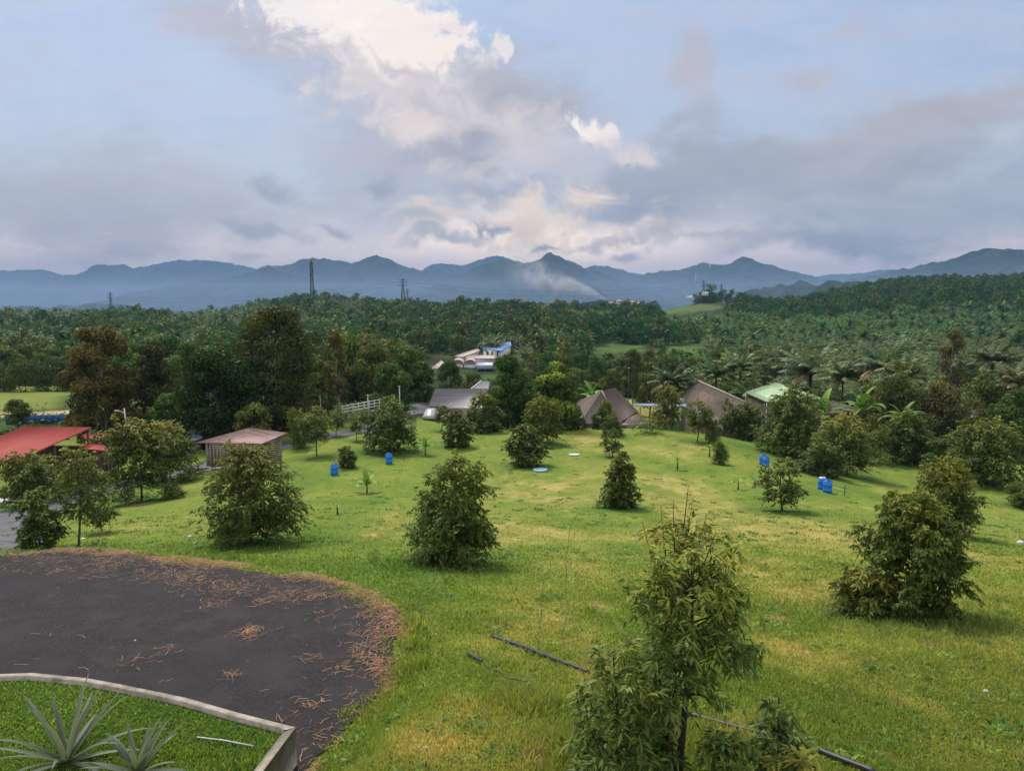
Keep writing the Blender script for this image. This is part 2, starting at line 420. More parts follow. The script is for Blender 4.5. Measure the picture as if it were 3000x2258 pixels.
def sheet_mat(name, c1, c2, ang, pitch, rough=.5, spec=.3, c3=None, stain=.4, metal=0.0):
    """ribbed roofing: ribs run along the direction ang (degrees), one every pitch metres"""
    m, t, o = mat(name); mp = node(t, 'ShaderNodeMapping'); mp.inputs['Rotation'].default_value = (0, 0, math.radians(-ang)); t.links.new(objc(t), mp.inputs[0])
    w = node(t, 'ShaderNodeTexWave', wave_type='BANDS', bands_direction='Y'); w.inputs['Scale'].default_value = 1 / pitch / 3.1416 * 1.0; t.links.new(mp.outputs[0], w.inputs['Vector'])
    mp2 = node(t, 'ShaderNodeMapping'); mp2.inputs['Scale'].default_value = (.12, 1.6, 1); t.links.new(mp.outputs[0], mp2.inputs[0])
    c = mixc(t, mapr(t, noise(t, mp2.outputs[0], 1.4, 6, .7), .35, .7), c1, c2)
    if c3: c = mixc(t, mapr(t, noise(t, objc(t), .7, 6, .7), .5, .75, 0, stain), c, c3)
    princ(t, o, c, rough, spec, bump(t, w.outputs[0], .5, .03), metal); return m
M = {}
M['leaf'] = leaf_mat('leaf', .22); M['leaf_far'] = leaf_mat('leaf_far', .06, .25); M['frond'] = leaf_mat('frond', .2, .25); M['blade'] = leaf_mat('blade', .2, .4)
M['bark'] = rough_mat('bark', (.055, .042, .032), (.12, .095, .07), 14, .9, .5, .02)
M['pale_bark'] = rough_mat('pale_bark', (.25, .22, .17), (.14, .12, .095), 6, .9, .4, .02)
M['dark_bark'] = rough_mat('dark_bark', (.03, .024, .02), (.07, .055, .045), 18, .9, .6, .02)
M['palm_bark'] = rough_mat('palm_bark', (.05, .04, .03), (.1, .08, .06), 8, .95, .7, .06)

# ------------------------------------------------------------------ vegetation builders
def nrm(v): return v / (np.linalg.norm(v, axis=-1, keepdims=True) + 1e-9)
def leaves(mb, P, D, N, L, Wd, col, fold=True, droop=.18):
    D = nrm(D); Sx = nrm(np.cross(D, N)); N = nrm(np.cross(Sx, D)); n = len(P)
    L = np.broadcast_to(L, (n,))[:, None]; Wd = np.broadcast_to(Wd, (n,))[:, None]
    tip = P + D * L - np.array([0, 0, 1.0]) * L * droop
    mL = P + D * L * .45 + Sx * Wd / 2 + N * Wd * .12; mR = P + D * L * .45 - Sx * Wd / 2 + N * Wd * .12
    i = np.arange(n)[:, None]
    if fold:
        mid = P + D * L * .5 - N * Wd * .14
        v = np.stack([P, mL, tip, mR, mid], 1).reshape(-1, 3)
        q = np.concatenate([i * 5 + np.array([0, 4, 2, 1]), i * 5 + np.array([0, 3, 2, 4])]); k = 5
    else:
        v = np.stack([P, mL, tip, mR], 1).reshape(-1, 3); q = i * 4 + np.array([0, 3, 2, 1]); k = 4
    mb.add(v, q, np.repeat(np.broadcast_to(col, (n, 3)), k, 0))
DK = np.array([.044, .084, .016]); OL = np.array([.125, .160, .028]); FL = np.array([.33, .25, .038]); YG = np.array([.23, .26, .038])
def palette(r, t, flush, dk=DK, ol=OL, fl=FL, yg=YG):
    """leaf colours: mature dark leaves, olive ones, and the young yellow-brown flush near the tips, which also paints in light on the crown tops"""
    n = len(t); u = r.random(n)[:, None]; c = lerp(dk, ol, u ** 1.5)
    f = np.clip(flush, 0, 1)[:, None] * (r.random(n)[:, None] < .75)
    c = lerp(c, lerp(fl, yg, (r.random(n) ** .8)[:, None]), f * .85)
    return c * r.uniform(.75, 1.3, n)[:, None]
def durian(seed, Ht, R, nbr=60, ntw=9, nlf=11, L=.15, Wd=.05, clear=.1, power=.8, belly=.3, flush=.6, gap=.0, lean=0, fold=False, droopy=.6, twl=.24, stem=None, bark='bark', topy=1.0):
    Ht = Ht * .94; r = np.random.default_rng(seed); tk = MB(); cr = MB()
    tx = lambda h: lean * (h / Ht) + .03 * Ht * math.sin(3 * h / Ht + seed); ty = lambda h: .025 * Ht * math.cos(4 * h / Ht + seed * 2)
    hs = np.linspace(0, Ht * .97, 12); r0 = stem or (.011 * Ht + .018)
    tk.tube([(tx(h) - tx(0) , ty(h) - ty(0), h - .1 * (h == 0)) for h in hs], np.linspace(r0, .006, 12) ** 1.0, 7)
    t0 = clear + belly * .7
    env = lambda t: np.clip(1 - np.clip((t - t0) / (1 - t0), 0, 1) ** 1.8, 0, 1) ** (power + .16) * np.clip(.45 + .55 * (t - clear) / (t0 - clear + 1e-6), .3, 1)
    u = r.random(nbr); t = clear + (1 - clear) * np.sort(u ** 1.1) * .985; az = np.arange(nbr) * 2.39996 + r.normal(0, .4, nbr)
    lump = .62 + .68 * np.array([float(vn(a * .8 + 5, tt * 5 + seed, seed)) for a, tt in zip(az, t)])
    ln = np.maximum(R * env(t) * lump * r.uniform(.8, 1.12, nbr), .10 * R)
    upw = .35 + .5 * t + r.normal(0, .12, nbr)
    keep = r.random(nbr) > gap
    def bp(i, s):
        h = t[i] * Ht; dx, dy = np.cos(az[i]), np.sin(az[i])
        cx = np.array([tx(hh) - tx(0) for hh in np.atleast_1d(h)]); cy = np.array([ty(hh) - ty(0) for hh in np.atleast_1d(h)])
        return np.stack([cx + dx * ln[i] * s, cy + dy * ln[i] * s, h + ln[i] * (upw[i] * s - .55 * s * s * (1.15 - t[i]))], -1)
    for i in np.nonzero(keep)[0]:
        ss = np.linspace(0, .9, 5); tk.tube(bp(np.full(5, i), ss), np.linspace(max(.006, .4 * r0 * (1 - t[i]) + .006), .003, 5), 4, cap=False)
    kk = np.nonzero(keep)[0]; bi = np.sort(r.choice(kk, len(kk) * ntw, p=(ln[kk] ** 1.2) / (ln[kk] ** 1.2).sum())); m = len(bi); s = r.random(m) ** .7 * .88 + .14
    base = bp(bi, s) + r.normal(0, 1, (m, 3)) * np.array([.07, .07, .10]) * R * (.5 + .7 * (1 - t[bi]))[:, None]; base[:, 2] = np.maximum(base[:, 2], .08 * Ht * clear + .05); ta = az[bi] + r.normal(0, .85, m); te = r.normal(.12, .55, m) + .5 * (t[bi] > .85)
    T = np.stack([np.cos(ta) * np.cos(te), np.sin(ta) * np.cos(te), np.sin(te)], -1); tl = twl * r.uniform(.6, 1.4, m) * (.7 + .6 * (1 - t[bi]))
    li = np.repeat(np.arange(m), nlf); k = len(li); q = r.random(k); sg = np.where(r.random(k) < .5, -1, 1)[:, None]
    Pp = base[li] + T[li] * (q * tl[li])[:, None] - np.array([0, 0, 1]) * (q ** 2 * tl[li] * .4)[:, None]
    side = nrm(np.cross(T[li], [0, 0, 1.0])) * sg
    D = nrm(.5 * T[li] + .65 * side + np.array([0, 0, -1.0]) * (.75 * droopy * r.uniform(.2, 1.3, k))[:, None] + r.normal(0, .22, (k, 3)))
    N = np.array([0, 0, 1.0]) + r.normal(0, .35, (k, 3))
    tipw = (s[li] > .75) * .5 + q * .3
    flush_lit = 1.1 * flush * sstep(.4, 1.0, t[bi][li] * topy) * (.35 + tipw) + flush * .22 * (r.random(m)[li] < .09)  # rises to crown top and tips: young leaf colour plus painted top light
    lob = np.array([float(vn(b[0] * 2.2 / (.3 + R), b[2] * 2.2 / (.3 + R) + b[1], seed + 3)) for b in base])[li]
    col = palette(r, t[bi][li], flush_lit) * (.8 + .4 * lob)[:, None]
    leaves(cr, Pp, D, N, L * r.uniform(.7, 1.25, k), Wd * r.uniform(.8, 1.2, k), col, fold)
    return tk, cr
def broadleaf(seed, Ht, R, clear=.25, nlobe=34, nl=5000, size=.34, dk=(.024, .040, .012), ol=(.062, .082, .022), fl=(.12, .12, .03), flush=.25, lobe=(.2, .36), dome=.6, trunk=.028, fill=.85, bark=0, lean=0, sparse=0):
    r = np.random.default_rng(seed); tk = MB(); cr = MB(); dk, ol, fl = map(np.array, (dk, ol, fl))
    u = r.random(nlobe); th = np.arange(nlobe) * 2.39996 + r.normal(0, .3, nlobe)
    tz = u; e = np.sqrt(np.clip(1 - (2 * np.abs(tz - .42) / (1.16)) ** 2, .05, 1)) * (1 - dome * .45 * tz)
    rad = R * e * np.sqrt(r.uniform(.3, 1, nlobe)) * fill * (.75 + .45 * r.random(nlobe))
    rl = R * r.uniform(lobe[0], lobe[1], nlobe)
    Cn = np.stack([np.cos(th) * rad + lean * tz, np.sin(th) * rad, Ht * (clear + (1 - clear) * tz * .93) - rl * .2], -1)
    tk.tube([(0, 0, -.3), (.02 * Ht, 0, Ht * .2), (lean * .3, .01 * Ht, Ht * .45), (lean * .6, 0, Ht * .85)], [trunk * Ht * .55, trunk * Ht * .42, trunk * Ht * .3, trunk * Ht * .07], 8)
    for i in range(0, nlobe, 1 if nlobe < 45 else 2):
        c = Cn[i]; h0 = max(Ht * clear * .7, c[2] - np.hypot(c[0], c[1]) * .9 - .06 * Ht); a = np.array([lean * .5 * h0 / Ht, 0, h0])
        tk.tube([a, lerp(a, c, .5) + np.array([0, 0, -.05 * R]), c], [trunk * Ht * .14, trunk * Ht * .09, .02], 4, cap=False)
    w = rl ** 2; li = r.choice(nlobe, nl, p=w / w.sum()); d = nrm(r.normal(0, 1, (nl, 3)) + np.array([0, 0, .3]))
    rr = rl[li] * (1 - .42 * r.random(nl) ** 2 + .06 * r.normal(size=nl))
    Pp = Cn[li] + d * rr[:, None] * np.array([1.05, 1.05, .78])
    N = nrm(d + r.normal(0, .33, (nl, 3)) + np.array([0, 0, .1])); D = nrm(np.cross(N, r.normal(0, 1, (nl, 3))) + np.array([0, 0, -.25]))
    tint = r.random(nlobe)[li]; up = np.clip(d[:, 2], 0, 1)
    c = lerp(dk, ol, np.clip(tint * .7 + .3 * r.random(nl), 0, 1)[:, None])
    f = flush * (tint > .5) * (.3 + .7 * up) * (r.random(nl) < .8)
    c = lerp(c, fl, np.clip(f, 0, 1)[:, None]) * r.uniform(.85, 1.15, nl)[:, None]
    leaves(cr, Pp, D, N, size * r.uniform(.7, 1.3, nl), size * .72 * r.uniform(.7, 1.3, nl), c, False, .1)
    return tk, cr
def frond(mb, base, az, el, Lf, r, nleaf, lw, lf, col, arch=1.1, seg=9):
    ss = np.linspace(0, 1, seg); e = el - arch * ss ** 1.3
    st = Lf / (seg - 1); h = np.concatenate([[0], np.cumsum(np.cos(e[:-1]) * st)]); z = np.concatenate([[0], np.cumsum(np.sin(e[:-1]) * st)])
    ax = np.array([math.cos(az), math.sin(az), 0]); P = base + h[:, None] * ax + z[:, None] * np.array([0, 0, 1.0])
    mb.tube(P, np.linspace(.05, .012, seg) * Lf / 4, 3, np.asarray(col) * 1.25, cap=False)
    q = np.repeat(np.linspace(.10, 1, nleaf), 2); sg = np.tile([1, -1], nleaf)
    pp = np.stack([np.interp(q, ss, P[:, k]) for k in range(3)], -1); ee = np.interp(q, ss, e)
    tg = ax * np.cos(ee)[:, None] + np.array([0, 0, 1.0]) * np.sin(ee)[:, None]; side = np.array([-ax[1], ax[0], 0]) * sg[:, None]
    D = nrm(tg * .75 + side * .75 + np.array([0, 0, -.5]) * r.uniform(.6, 1.2, len(q))[:, None] + r.normal(0, .06, (len(q), 3)))
    ll = lf * np.sin(np.clip(q * .93 + .12, 0, 1) * math.pi * .93) ** .6 * r.uniform(.85, 1.1, len(q)) + .05
    leaves(mb, pp, D, np.cross(tg, side) * sg[:, None] * -1 + r.normal(0, .2, (len(q), 3)), ll, lw, np.asarray(col) * r.uniform(.8, 1.2, (len(q), 1)), False, .12)
def palm(seed, trunk_h, Lf, nf=26, nleaf=26, lw=.07, lf=.9, dk=(.03, .052, .02), lt=(.085, .11, .04), dead=2, r0=.22, el0=1.35, el1=-.15, arch=1.15):
    r = np.random.default_rng(seed); tk = MB(); cr = MB()
    tk.tube([(0, 0, -.3), (.05, 0, trunk_h * .5), (0, 0, trunk_h + .2)], [r0 * 1.15, r0, r0 * .9], 8)
    for i in range(nf):
        k = i / nf; c = lerp(np.array(lt), np.array(dk), r.random())
        if i >= nf - dead: c = np.array([.16, .12, .05])
        frond(cr, np.array([0, 0, trunk_h]), i * 2.39996 + r.normal(0, .15), lerp(el0, el1, k ** .8) + r.normal(0, .1), Lf * r.uniform(.82, 1.08), r, nleaf, lw, lf, c, arch * r.uniform(.8, 1.2))
    return tk, cr
def banana(seed, Hs, Ll, Wl, n=8, lt=(.17, .26, .05), dk=(.07, .13, .03), spread=1.0):
    r = np.random.default_rng(seed); tk = MB(); cr = MB()
    tk.tube([(0, 0, -.05), (.02, 0, Hs * .5), (0, .02, Hs)], [.09 * Hs ** .5, .075 * Hs ** .5, .04], 7, (.16, .17, .06))
    for i in range(n):
        az = i * 2.39996 + r.normal(0, .25); el = lerp(1.4, .35, (i / max(n - 1, 1)) ** .8) + r.normal(0, .08); L = Ll * r.uniform(.8, 1.1); seg = 9
        ss = np.linspace(0, 1, seg); e = el - 1.25 * spread * ss ** 1.6 * (1.3 - .6 * (el > 1.1)); st = L / (seg - 1)
        h = np.concatenate([[0], np.cumsum(np.cos(e[:-1]) * st)]); z = np.concatenate([[0], np.cumsum(np.sin(e[:-1]) * st)])
        ax = np.array([math.cos(az), math.sin(az), 0]); sx = np.array([-ax[1], ax[0], 0])
        P = np.array([0, 0, Hs * .95]) + h[:, None] * ax + z[:, None] * np.array([0, 0, 1.0]); w = Wl * np.clip(np.sin(np.clip((ss - .1) / .9, 0, 1) ** .8 * math.pi), .05, 1) ** .6 * .5; w[0] = .02; w[-1] = .01
        nn = np.stack([-np.sin(e), np.cos(e)], -1); up = nn[:, :1] * ax + nn[:, 1:] * np.array([0, 0, 1.0])
        lft = P + sx * w[:, None] + up * w[:, None] * .35; rgt = P - sx * w[:, None] + up * w[:, None] * .35
        v = np.concatenate([lft, P, rgt]); a = np.arange(seg - 1)
        q = np.concatenate([np.stack([a, a + 1, a + 1 + seg, a + seg], -1), np.stack([a + seg, a + 1 + seg, a + 1 + 2 * seg, a + 2 * seg], -1)])
        cr.add(v, q, lerp(np.array(dk), np.array(lt), (r.random() + (i < 2) * .5) % 1.3 / 1.3))
    return tk, cr
def plant(name, label, cat, tc, loc, rz=0.0, scale=1.0, group=None, mats=('bark', 'leaf'), names=('trunk', 'crown'), cache=None, sz=None):
    """a tree or plant: an empty at its foot with stem and foliage as parts; cached meshes are shared by copies"""
    t = thing(name, label, cat, loc, rz, group); t.scale = (scale, scale, sz or scale)
    if cache is None or 'm' not in cache:
        a = tc[0].mesh(names[0], M[mats[0]], smooth=True); b = tc[1].mesh(names[1], [M[mats[1]]])
        if cache is not None: cache['m'] = (a, b)
    else: a, b = cache['m']
    obj(names[0], a, t); obj(names[1], b, t)
    return t

# ------------------------------------------------------------------ where the orchard trees stand (read off the photograph)
# base x, base y, top y, crown width in pixels; kind: variant number or dict of own settings; label
ORCH = [
 (1318, 1652, 1314, 280, dict(seed=11, nbr=112, ntw=18, nlf=17, clear=.06, power=0.82, belly=.22, flush=.75, droopy=.8, fold=True), 'broad conical durian tree with drooping leaves, alone in the middle of the near lawn'),
 (735, 1592, 1296, 318, dict(seed=12, nbr=112, ntw=18, nlf=17, clear=.08, power=0.72, belly=.24, flush=.6, droopy=.7, fold=True, lean=-.15), 'wide bushy durian tree in front of the rusty roofed hut, beside the asphalt'),
 (2655, 1800, 1422, 300, dict(seed=13, nbr=100, ntw=18, nlf=17, clear=.1, power=0.66, belly=.25, flush=.55, droopy=.75, fold=True, gap=.12), 'large spreading durian tree on the right, nearest on the right half of the lawn'),
 (2775, 1568, 1336, 190, dict(seed=14, nbr=95, ntw=18, nlf=17, clear=.08, power=0.7, belly=.25, flush=1.1), 'oval durian tree standing just behind the large spreading one at right'),
 (2322, 1334, 1126, 220, dict(seed=15, nbr=110, ntw=14, nlf=15, clear=.03, power=0.85, belly=.2, flush=.3), 'dense dark conical durian tree rising in front of the pale green roof'),
 (1820, 1486, 1310, 106, dict(seed=16, nbr=90, ntw=12, nlf=15, clear=.03, power=0.8, belly=.15, flush=.5, gap=.05), 'slim conical durian tree, front one of the middle row on the lawn'),
 (1137, 1322, 1155, 172, dict(seed=17, nbr=95, ntw=13, nlf=15, clear=.05, power=0.85, belly=.2, flush=.45), 'large conical durian tree behind the single blue barrel near the lamp posts'),
 (230, 1602, 1300, 150, dict(seed=18, nbr=56, ntw=12, nlf=15, clear=.3, power=.35, belly=.25, flush=.7, gap=.1, stem=.05), 'tall thin stemmed durian tree at left with a small high crown, by the asphalt edge'),
 (415, 1466, 1222, 205, dict(seed=19, nbr=90, ntw=13, nlf=15, clear=.24, power=0.62, belly=.25, flush=.95), 'tall durian tree with yellow top beside the red roofed barn'),
 (1590, 1298, 1154, 122, 0, 'tall durian tree with yellowish top right of the big round trees, far lawn edge'),
 (1541, 1364, 1240, 108, 1, 'uneven durian tree on the lawn behind the light blue sheet'),
 (2480, 1392, 1206, 165, 2, 'yellow tipped durian tree above the pair of barrels on the right'),
 (2398, 1390, 1283, 130, 3, 'low rounded durian tree between the two pairs of blue barrels, beside the yellow tipped one'),
 (2660, 1356, 1192, 138, 4, 'dark rounded durian tree in front of the banana grove'),
 (2885, 1414, 1217, 215, 0, 'very wide durian tree near the right edge, at the end of the lawn'),
 (2790, 1380, 1275, 130, 5, 'olive durian tree leaning against the very wide one near the right edge'),
 (2292, 1496, 1344, 138, 6, 'small open durian tree with bare lower trunk in front of the barrel pair'),
 (1410, 1264, 1138, 106, 3, 'dark durian tree in front of the grey house, right of two smaller ones'),
 (1340, 1308, 1198, 80, 1, 'small light durian tree at the edge of the lawn before the grey house'),
 (1293, 1262, 1182, 46, 7, 'slender durian tree with visible trunk at the corner of the grey house'),
 (928, 1336, 1184, 84, 7, 'yellowish durian tree next to the first lamp post'),
 (876, 1312, 1196, 60, 5, 'narrow durian tree left of the yellowish one by the lamp post'),
 (985, 1276, 1203, 40, 7, 'small durian tree among the slim ones below the white rail fence'),
 (1044, 1290, 1204, 44, 7, 'small durian tree touching the left side of the large conical one'),
 (499, 1404, 1224, 130, 2, 'durian tree between the red barn and the wooden hut'),
 (85, 1478, 1320, 150, 5, 'dark bushy durian tree under the eave of the red barn'),
 (118, 1606, 1428, 118, 1, 'bushy low durian tree at the far left, edge of the asphalt'),
 (300, 1560, 1432, 80, 6, 'short durian tree right of the tall thin stemmed one at left'),
 (1776, 1240, 1164, 62, 4, 'round durian tree in front of the left brown roof'),
 (1745, 1246, 1210, 26, 1, 'tiny conical tree before the left brown roof'),
 (1795, 1274, 1207, 58, 3, 'durian tree at the far end of the middle row, below the round one'),
 (1795, 1338, 1258, 62, 6, 'sparse durian tree in the middle row, behind the slim conical one'),
 (1950, 1240, 1124, 84, 2, 'yellow topped durian tree beside the flat walkway roof'),
 (2043, 1294, 1164, 76, 7, 'durian tree with bent visible trunk left of the right brown roof'),
 (2088, 1298, 1230, 40, 5, 'small durian tree tucked behind the one with the bent trunk'),
 (2107, 1360, 1284, 46, 4, 'little brownish durian bush on the lawn beside a bright sapling'),
 (2128, 1252, 1168, 44, 6, 'thin sparse durian tree before the right brown roof'),
 (2178, 1270, 1172, 118, 0, 'rounded olive durian tree at the foot of the right brown roof'),
 (2577, 1356, 1240, 66, 7, 'thin orange tinged durian tree between two dark rounded ones'),
 (2995, 1486, 1415, 90, 5, 'dark bush cut by the right edge of the picture'),
 (1018, 1369, 1304, 50, 1, 'small dark bush right of the thin stem by the first blue barrel'),
 (722, 1262, 1212, 84, 5, 'yellow green tree top right behind the wooden hut'),
]
ORCHP = []
for e in ORCH:
    g = ground(e[0], e[1])
    if g[1] > 90: g = at_y(e[0], e[1], 90.0); g[2] = hz(g[0], 90.0) - .05
    d = g[1]
    top = at_y(e[0], e[2], d); ORCHP.append((g, max(top[2] - g[2], .4), e[3] / FPX * d / 2))

# ------------------------------------------------------------------ ground: one sheet out to the horizon
def gpoly(pts): return [tuple(ground(px, py)[:2]) for px, py in pts]
FIELD = gpoly([(-300, 1132), (0, 1134), (190, 1128), (200, 1196), (0, 1206), (-300, 1216)])
SOIL = gpoly([(-60, 1210), (120, 1206), (250, 1198), (250, 1213), (60, 1221), (-60, 1224)])
YLAWN = gpoly([(1800, 1168), (2000, 1166), (2010, 1230), (1880, 1242), (1800, 1200)])
FARGREEN = [gpoly([(1740, 1012), (1800, 1008), (1890, 1012), (1890, 1028), (1780, 1036)]), gpoly([(1945, 1012), (2035, 1008), (2040, 1032), (1950, 1036)])]
HILLGREEN = gpoly([(1925, 921), (1975, 900), (2040, 893), (2110, 895), (2112, 905), (2040, 911)])
TERRACE = gpoly([(2020, 886), (2080, 870), (2150, 872), (2190, 880), (2120, 890)])
DRY = [(1560, 1440, 150, 55), (1520, 1530, 210, 60), (1960, 1420, 130, 40), (2120, 1520, 200, 70), (2330, 1700, 230, 120), (2560, 2000, 330, 170), (1640, 1810, 190, 100), (1720, 1930, 120, 70), (2250, 1900, 170, 140),
       (1690, 1300, 110, 22), (2840, 2160, 240, 130), (2950, 1640, 120, 50), (1260, 2180, 130, 60), (2110, 2120, 170, 80), (1700, 1640, 120, 50), (2430, 1560, 160, 45), (1120, 1560, 80, 30), (1960, 1320, 110, 20), (350, 1560, 70, 18)]
DRYW = []
for px, py, rx, ry in DRY:
    g = ground(px, py); rxw = rx / FPX * g[1]; ryw = abs(ground(px, py - ry)[1] - ground(px, py + ry)[1]) / 2; DRYW.append((g[0], g[1], rxw, ryw))
BARE = [(1745, 1772, 22, 9), (2355, 1910, 30, 12), (2500, 2000, 26, 12), (2680, 2170, 34, 14), (2835, 1990, 14, 7), (1480, 1825, 30, 14), (1660, 1875, 20, 9), (1455, 2060, 18, 9), (405, 1478, 45, 7), (1720, 1740, 20, 9), (1330, 1690, 30, 10),
        (2650, 2230, 60, 18), (2280, 1810, 26, 12), (1930, 1440, 40, 12), (1580, 2230, 40, 20), (2210, 1640, 30, 12), (2760, 2060, 30, 14)]
BAREW = []
for px, py, rx, ry in BARE:
    g = ground(px, py); BAREW.append((g[0], g[1], rx / FPX * g[1], abs(ground(px, py - ry)[1] - ground(px, py + ry)[1]) / 2))
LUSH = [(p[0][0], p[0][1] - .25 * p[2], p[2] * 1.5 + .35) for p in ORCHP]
G1 = np.array([.140, .198, .034]); G2 = np.array([.228, .236, .054]); G3 = np.array([.36, .29, .105]); GD = np.array([.062, .130, .024]); GS = np.array([.30, .18, .10]); GF = np.array([.022, .034, .012])
def gcol(x, y):
    x = np.asarray(x, float); y = np.asarray(y, float)
    n1 = fbm(x / 3.2, y / 4.5, 21, 5); n2 = fbm(x / .8, y / 1.0, 31, 4); n3 = fbm(x / 11, y / 14, 41, 3)
    dry = np.zeros_like(x)
    for a, b, rx, ry in DRYW: dry = np.maximum(dry, np.exp(-1.2 * (((x - a) / rx) ** 2 + ((y - b) / ry) ** 2)))
    yel = np.clip(sstep(.38, .66, n1 * .6 + n3 * .4) * .72 + dry * .4, 0, 1); c = lerp(G1, G2, yel[..., None])
    dr = np.clip(dry * 1.0 * sstep(.36, .66, n1 * .55 + n2 * .45) + .35 * sstep(.6, .74, n1 * .5 + n2 * .5) * (x > -8), 0, .92); c = lerp(c, G3, dr[..., None])
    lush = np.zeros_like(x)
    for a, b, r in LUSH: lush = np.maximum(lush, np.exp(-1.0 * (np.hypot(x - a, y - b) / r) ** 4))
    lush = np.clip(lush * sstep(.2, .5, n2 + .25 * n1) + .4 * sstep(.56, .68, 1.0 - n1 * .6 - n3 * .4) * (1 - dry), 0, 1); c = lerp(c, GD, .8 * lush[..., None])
    bare = np.zeros_like(x)
    for a, b, rx, ry in BAREW: bare = np.maximum(bare, np.exp(-1.5 * (((x - a) / rx) ** 2 + ((y - b) / ry) ** 2)))
    bare = bare * sstep(.35, .55, n2); c = lerp(c, GS, .8 * bare[..., None])
    return c * (.82 + .36 * n2)[..., None], bare
def gcol_all(x, y):
    c, _ = gcol(x, y); a = x / np.maximum(y, 1)
    w = sstep(93, 100, y + 3 * (fbm(x / 6, y / 6, 51) - .5)) * (a > -.13) + sstep(86, 96, y) * (a <= -.13)
    w = np.maximum(w, sstep(84, 95, y) * (a > .46)); w = np.maximum(w, sstep(88, 97, y) * (a > .36))
    n = fbm(x / 14, y / 14, 61, 4); under = lerp(GF, np.array([.06, .10, .022]), sstep(.45, .7, n)[..., None])
    c = lerp(c, under, w[..., None])
    for poly, colr, soft in ((FIELD, (.17, .20, .045), 2), (SOIL, (.42, .30, .19), 1), (YLAWN, (.26, .24, .06), 1.5), (FARGREEN[0], (.075, .125, .028), 5), (FARGREEN[1], (.075, .125, .028), 5), (HILLGREEN, (.085, .12, .032), 9), (TERRACE, (.12, .13, .045), 8)):
        xs = [p[0] for p in poly]; ys = [p[1] for p in poly]
        m = (x > min(xs) - 12) & (x < max(xs) + 12) & (y > min(ys) - 12) & (y < max(ys) + 12)
        if np.any(m):
            d = poly_sd(x[m], y[m], poly); c[m] = lerp(c[m], np.array(colr) * (.75 + .5 * fbm(x[m] / 5, y[m] / 5, 71))[..., None], sstep(soft, -soft, d + soft * 2 * (vn(x[m] / 4, y[m] / 4, 5) - .5))[..., None])
    return c
th = np.concatenate([np.linspace(-180, -50, 66)[:-1], np.linspace(-50, 50, 501), np.linspace(50, 180, 66)[1:-1]]) * math.pi / 180
rr = np.concatenate([[0.0], np.geomspace(1.2, 5, 14), np.geomspace(5.15, 130, 210), np.geomspace(133, 3000, 130), [4500, 7000, 11000, 18000, 30000]])
nr, na = len(rr), len(th)
gx = rr[:, None] * np.sin(th)[None]; gy = rr[:, None] * np.cos(th)[None]
gzv = H(gx, gy); mb = MB(); i = np.arange(nr - 1)[:, None] * na; j = np.arange(na)[None]; k = (j + 1) % na
gv = np.stack([gx, gy, gzv], -1).reshape(-1, 3)
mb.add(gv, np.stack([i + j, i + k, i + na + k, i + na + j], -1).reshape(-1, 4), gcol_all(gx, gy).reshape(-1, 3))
m, t, o = mat('ground'); ps = geop(t)
nA = noise(t, ps, 9, 6, .7); nB = noise(t, ps, 2.2, 5, .65); nC = noise(t, ps, 40, 3, .7)
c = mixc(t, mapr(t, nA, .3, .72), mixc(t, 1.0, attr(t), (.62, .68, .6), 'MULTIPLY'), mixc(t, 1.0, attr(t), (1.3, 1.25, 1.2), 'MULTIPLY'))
c = mixc(t, mapr(t, nB, .60, .34, 0, .6), c, mixc(t, 1.0, c, (.58, .74, .6), 'MULTIPLY')); c = mixc(t, mapr(t, noise(t, ps, 4.6, 4, .6), .55, .72, 0, .5), c, mixc(t, 1.0, c, (1.3, 1.22, 1.1), 'MULTIPLY'))
hgt = math_(t, 'ADD', math_(t, 'MULTIPLY', nA, .7), math_(t, 'ADD', math_(t, 'MULTIPLY', nB, .6), math_(t, 'MULTIPLY', nC, .3)))
princ(t, o, c, .95, .08, bump(t, hgt, .7, .12)); M['ground'] = m
go = obj('ground', mb.mesh('ground', m, smooth=True)); tag(go, 'grassy slope and wooded valley floor', kind='structure')

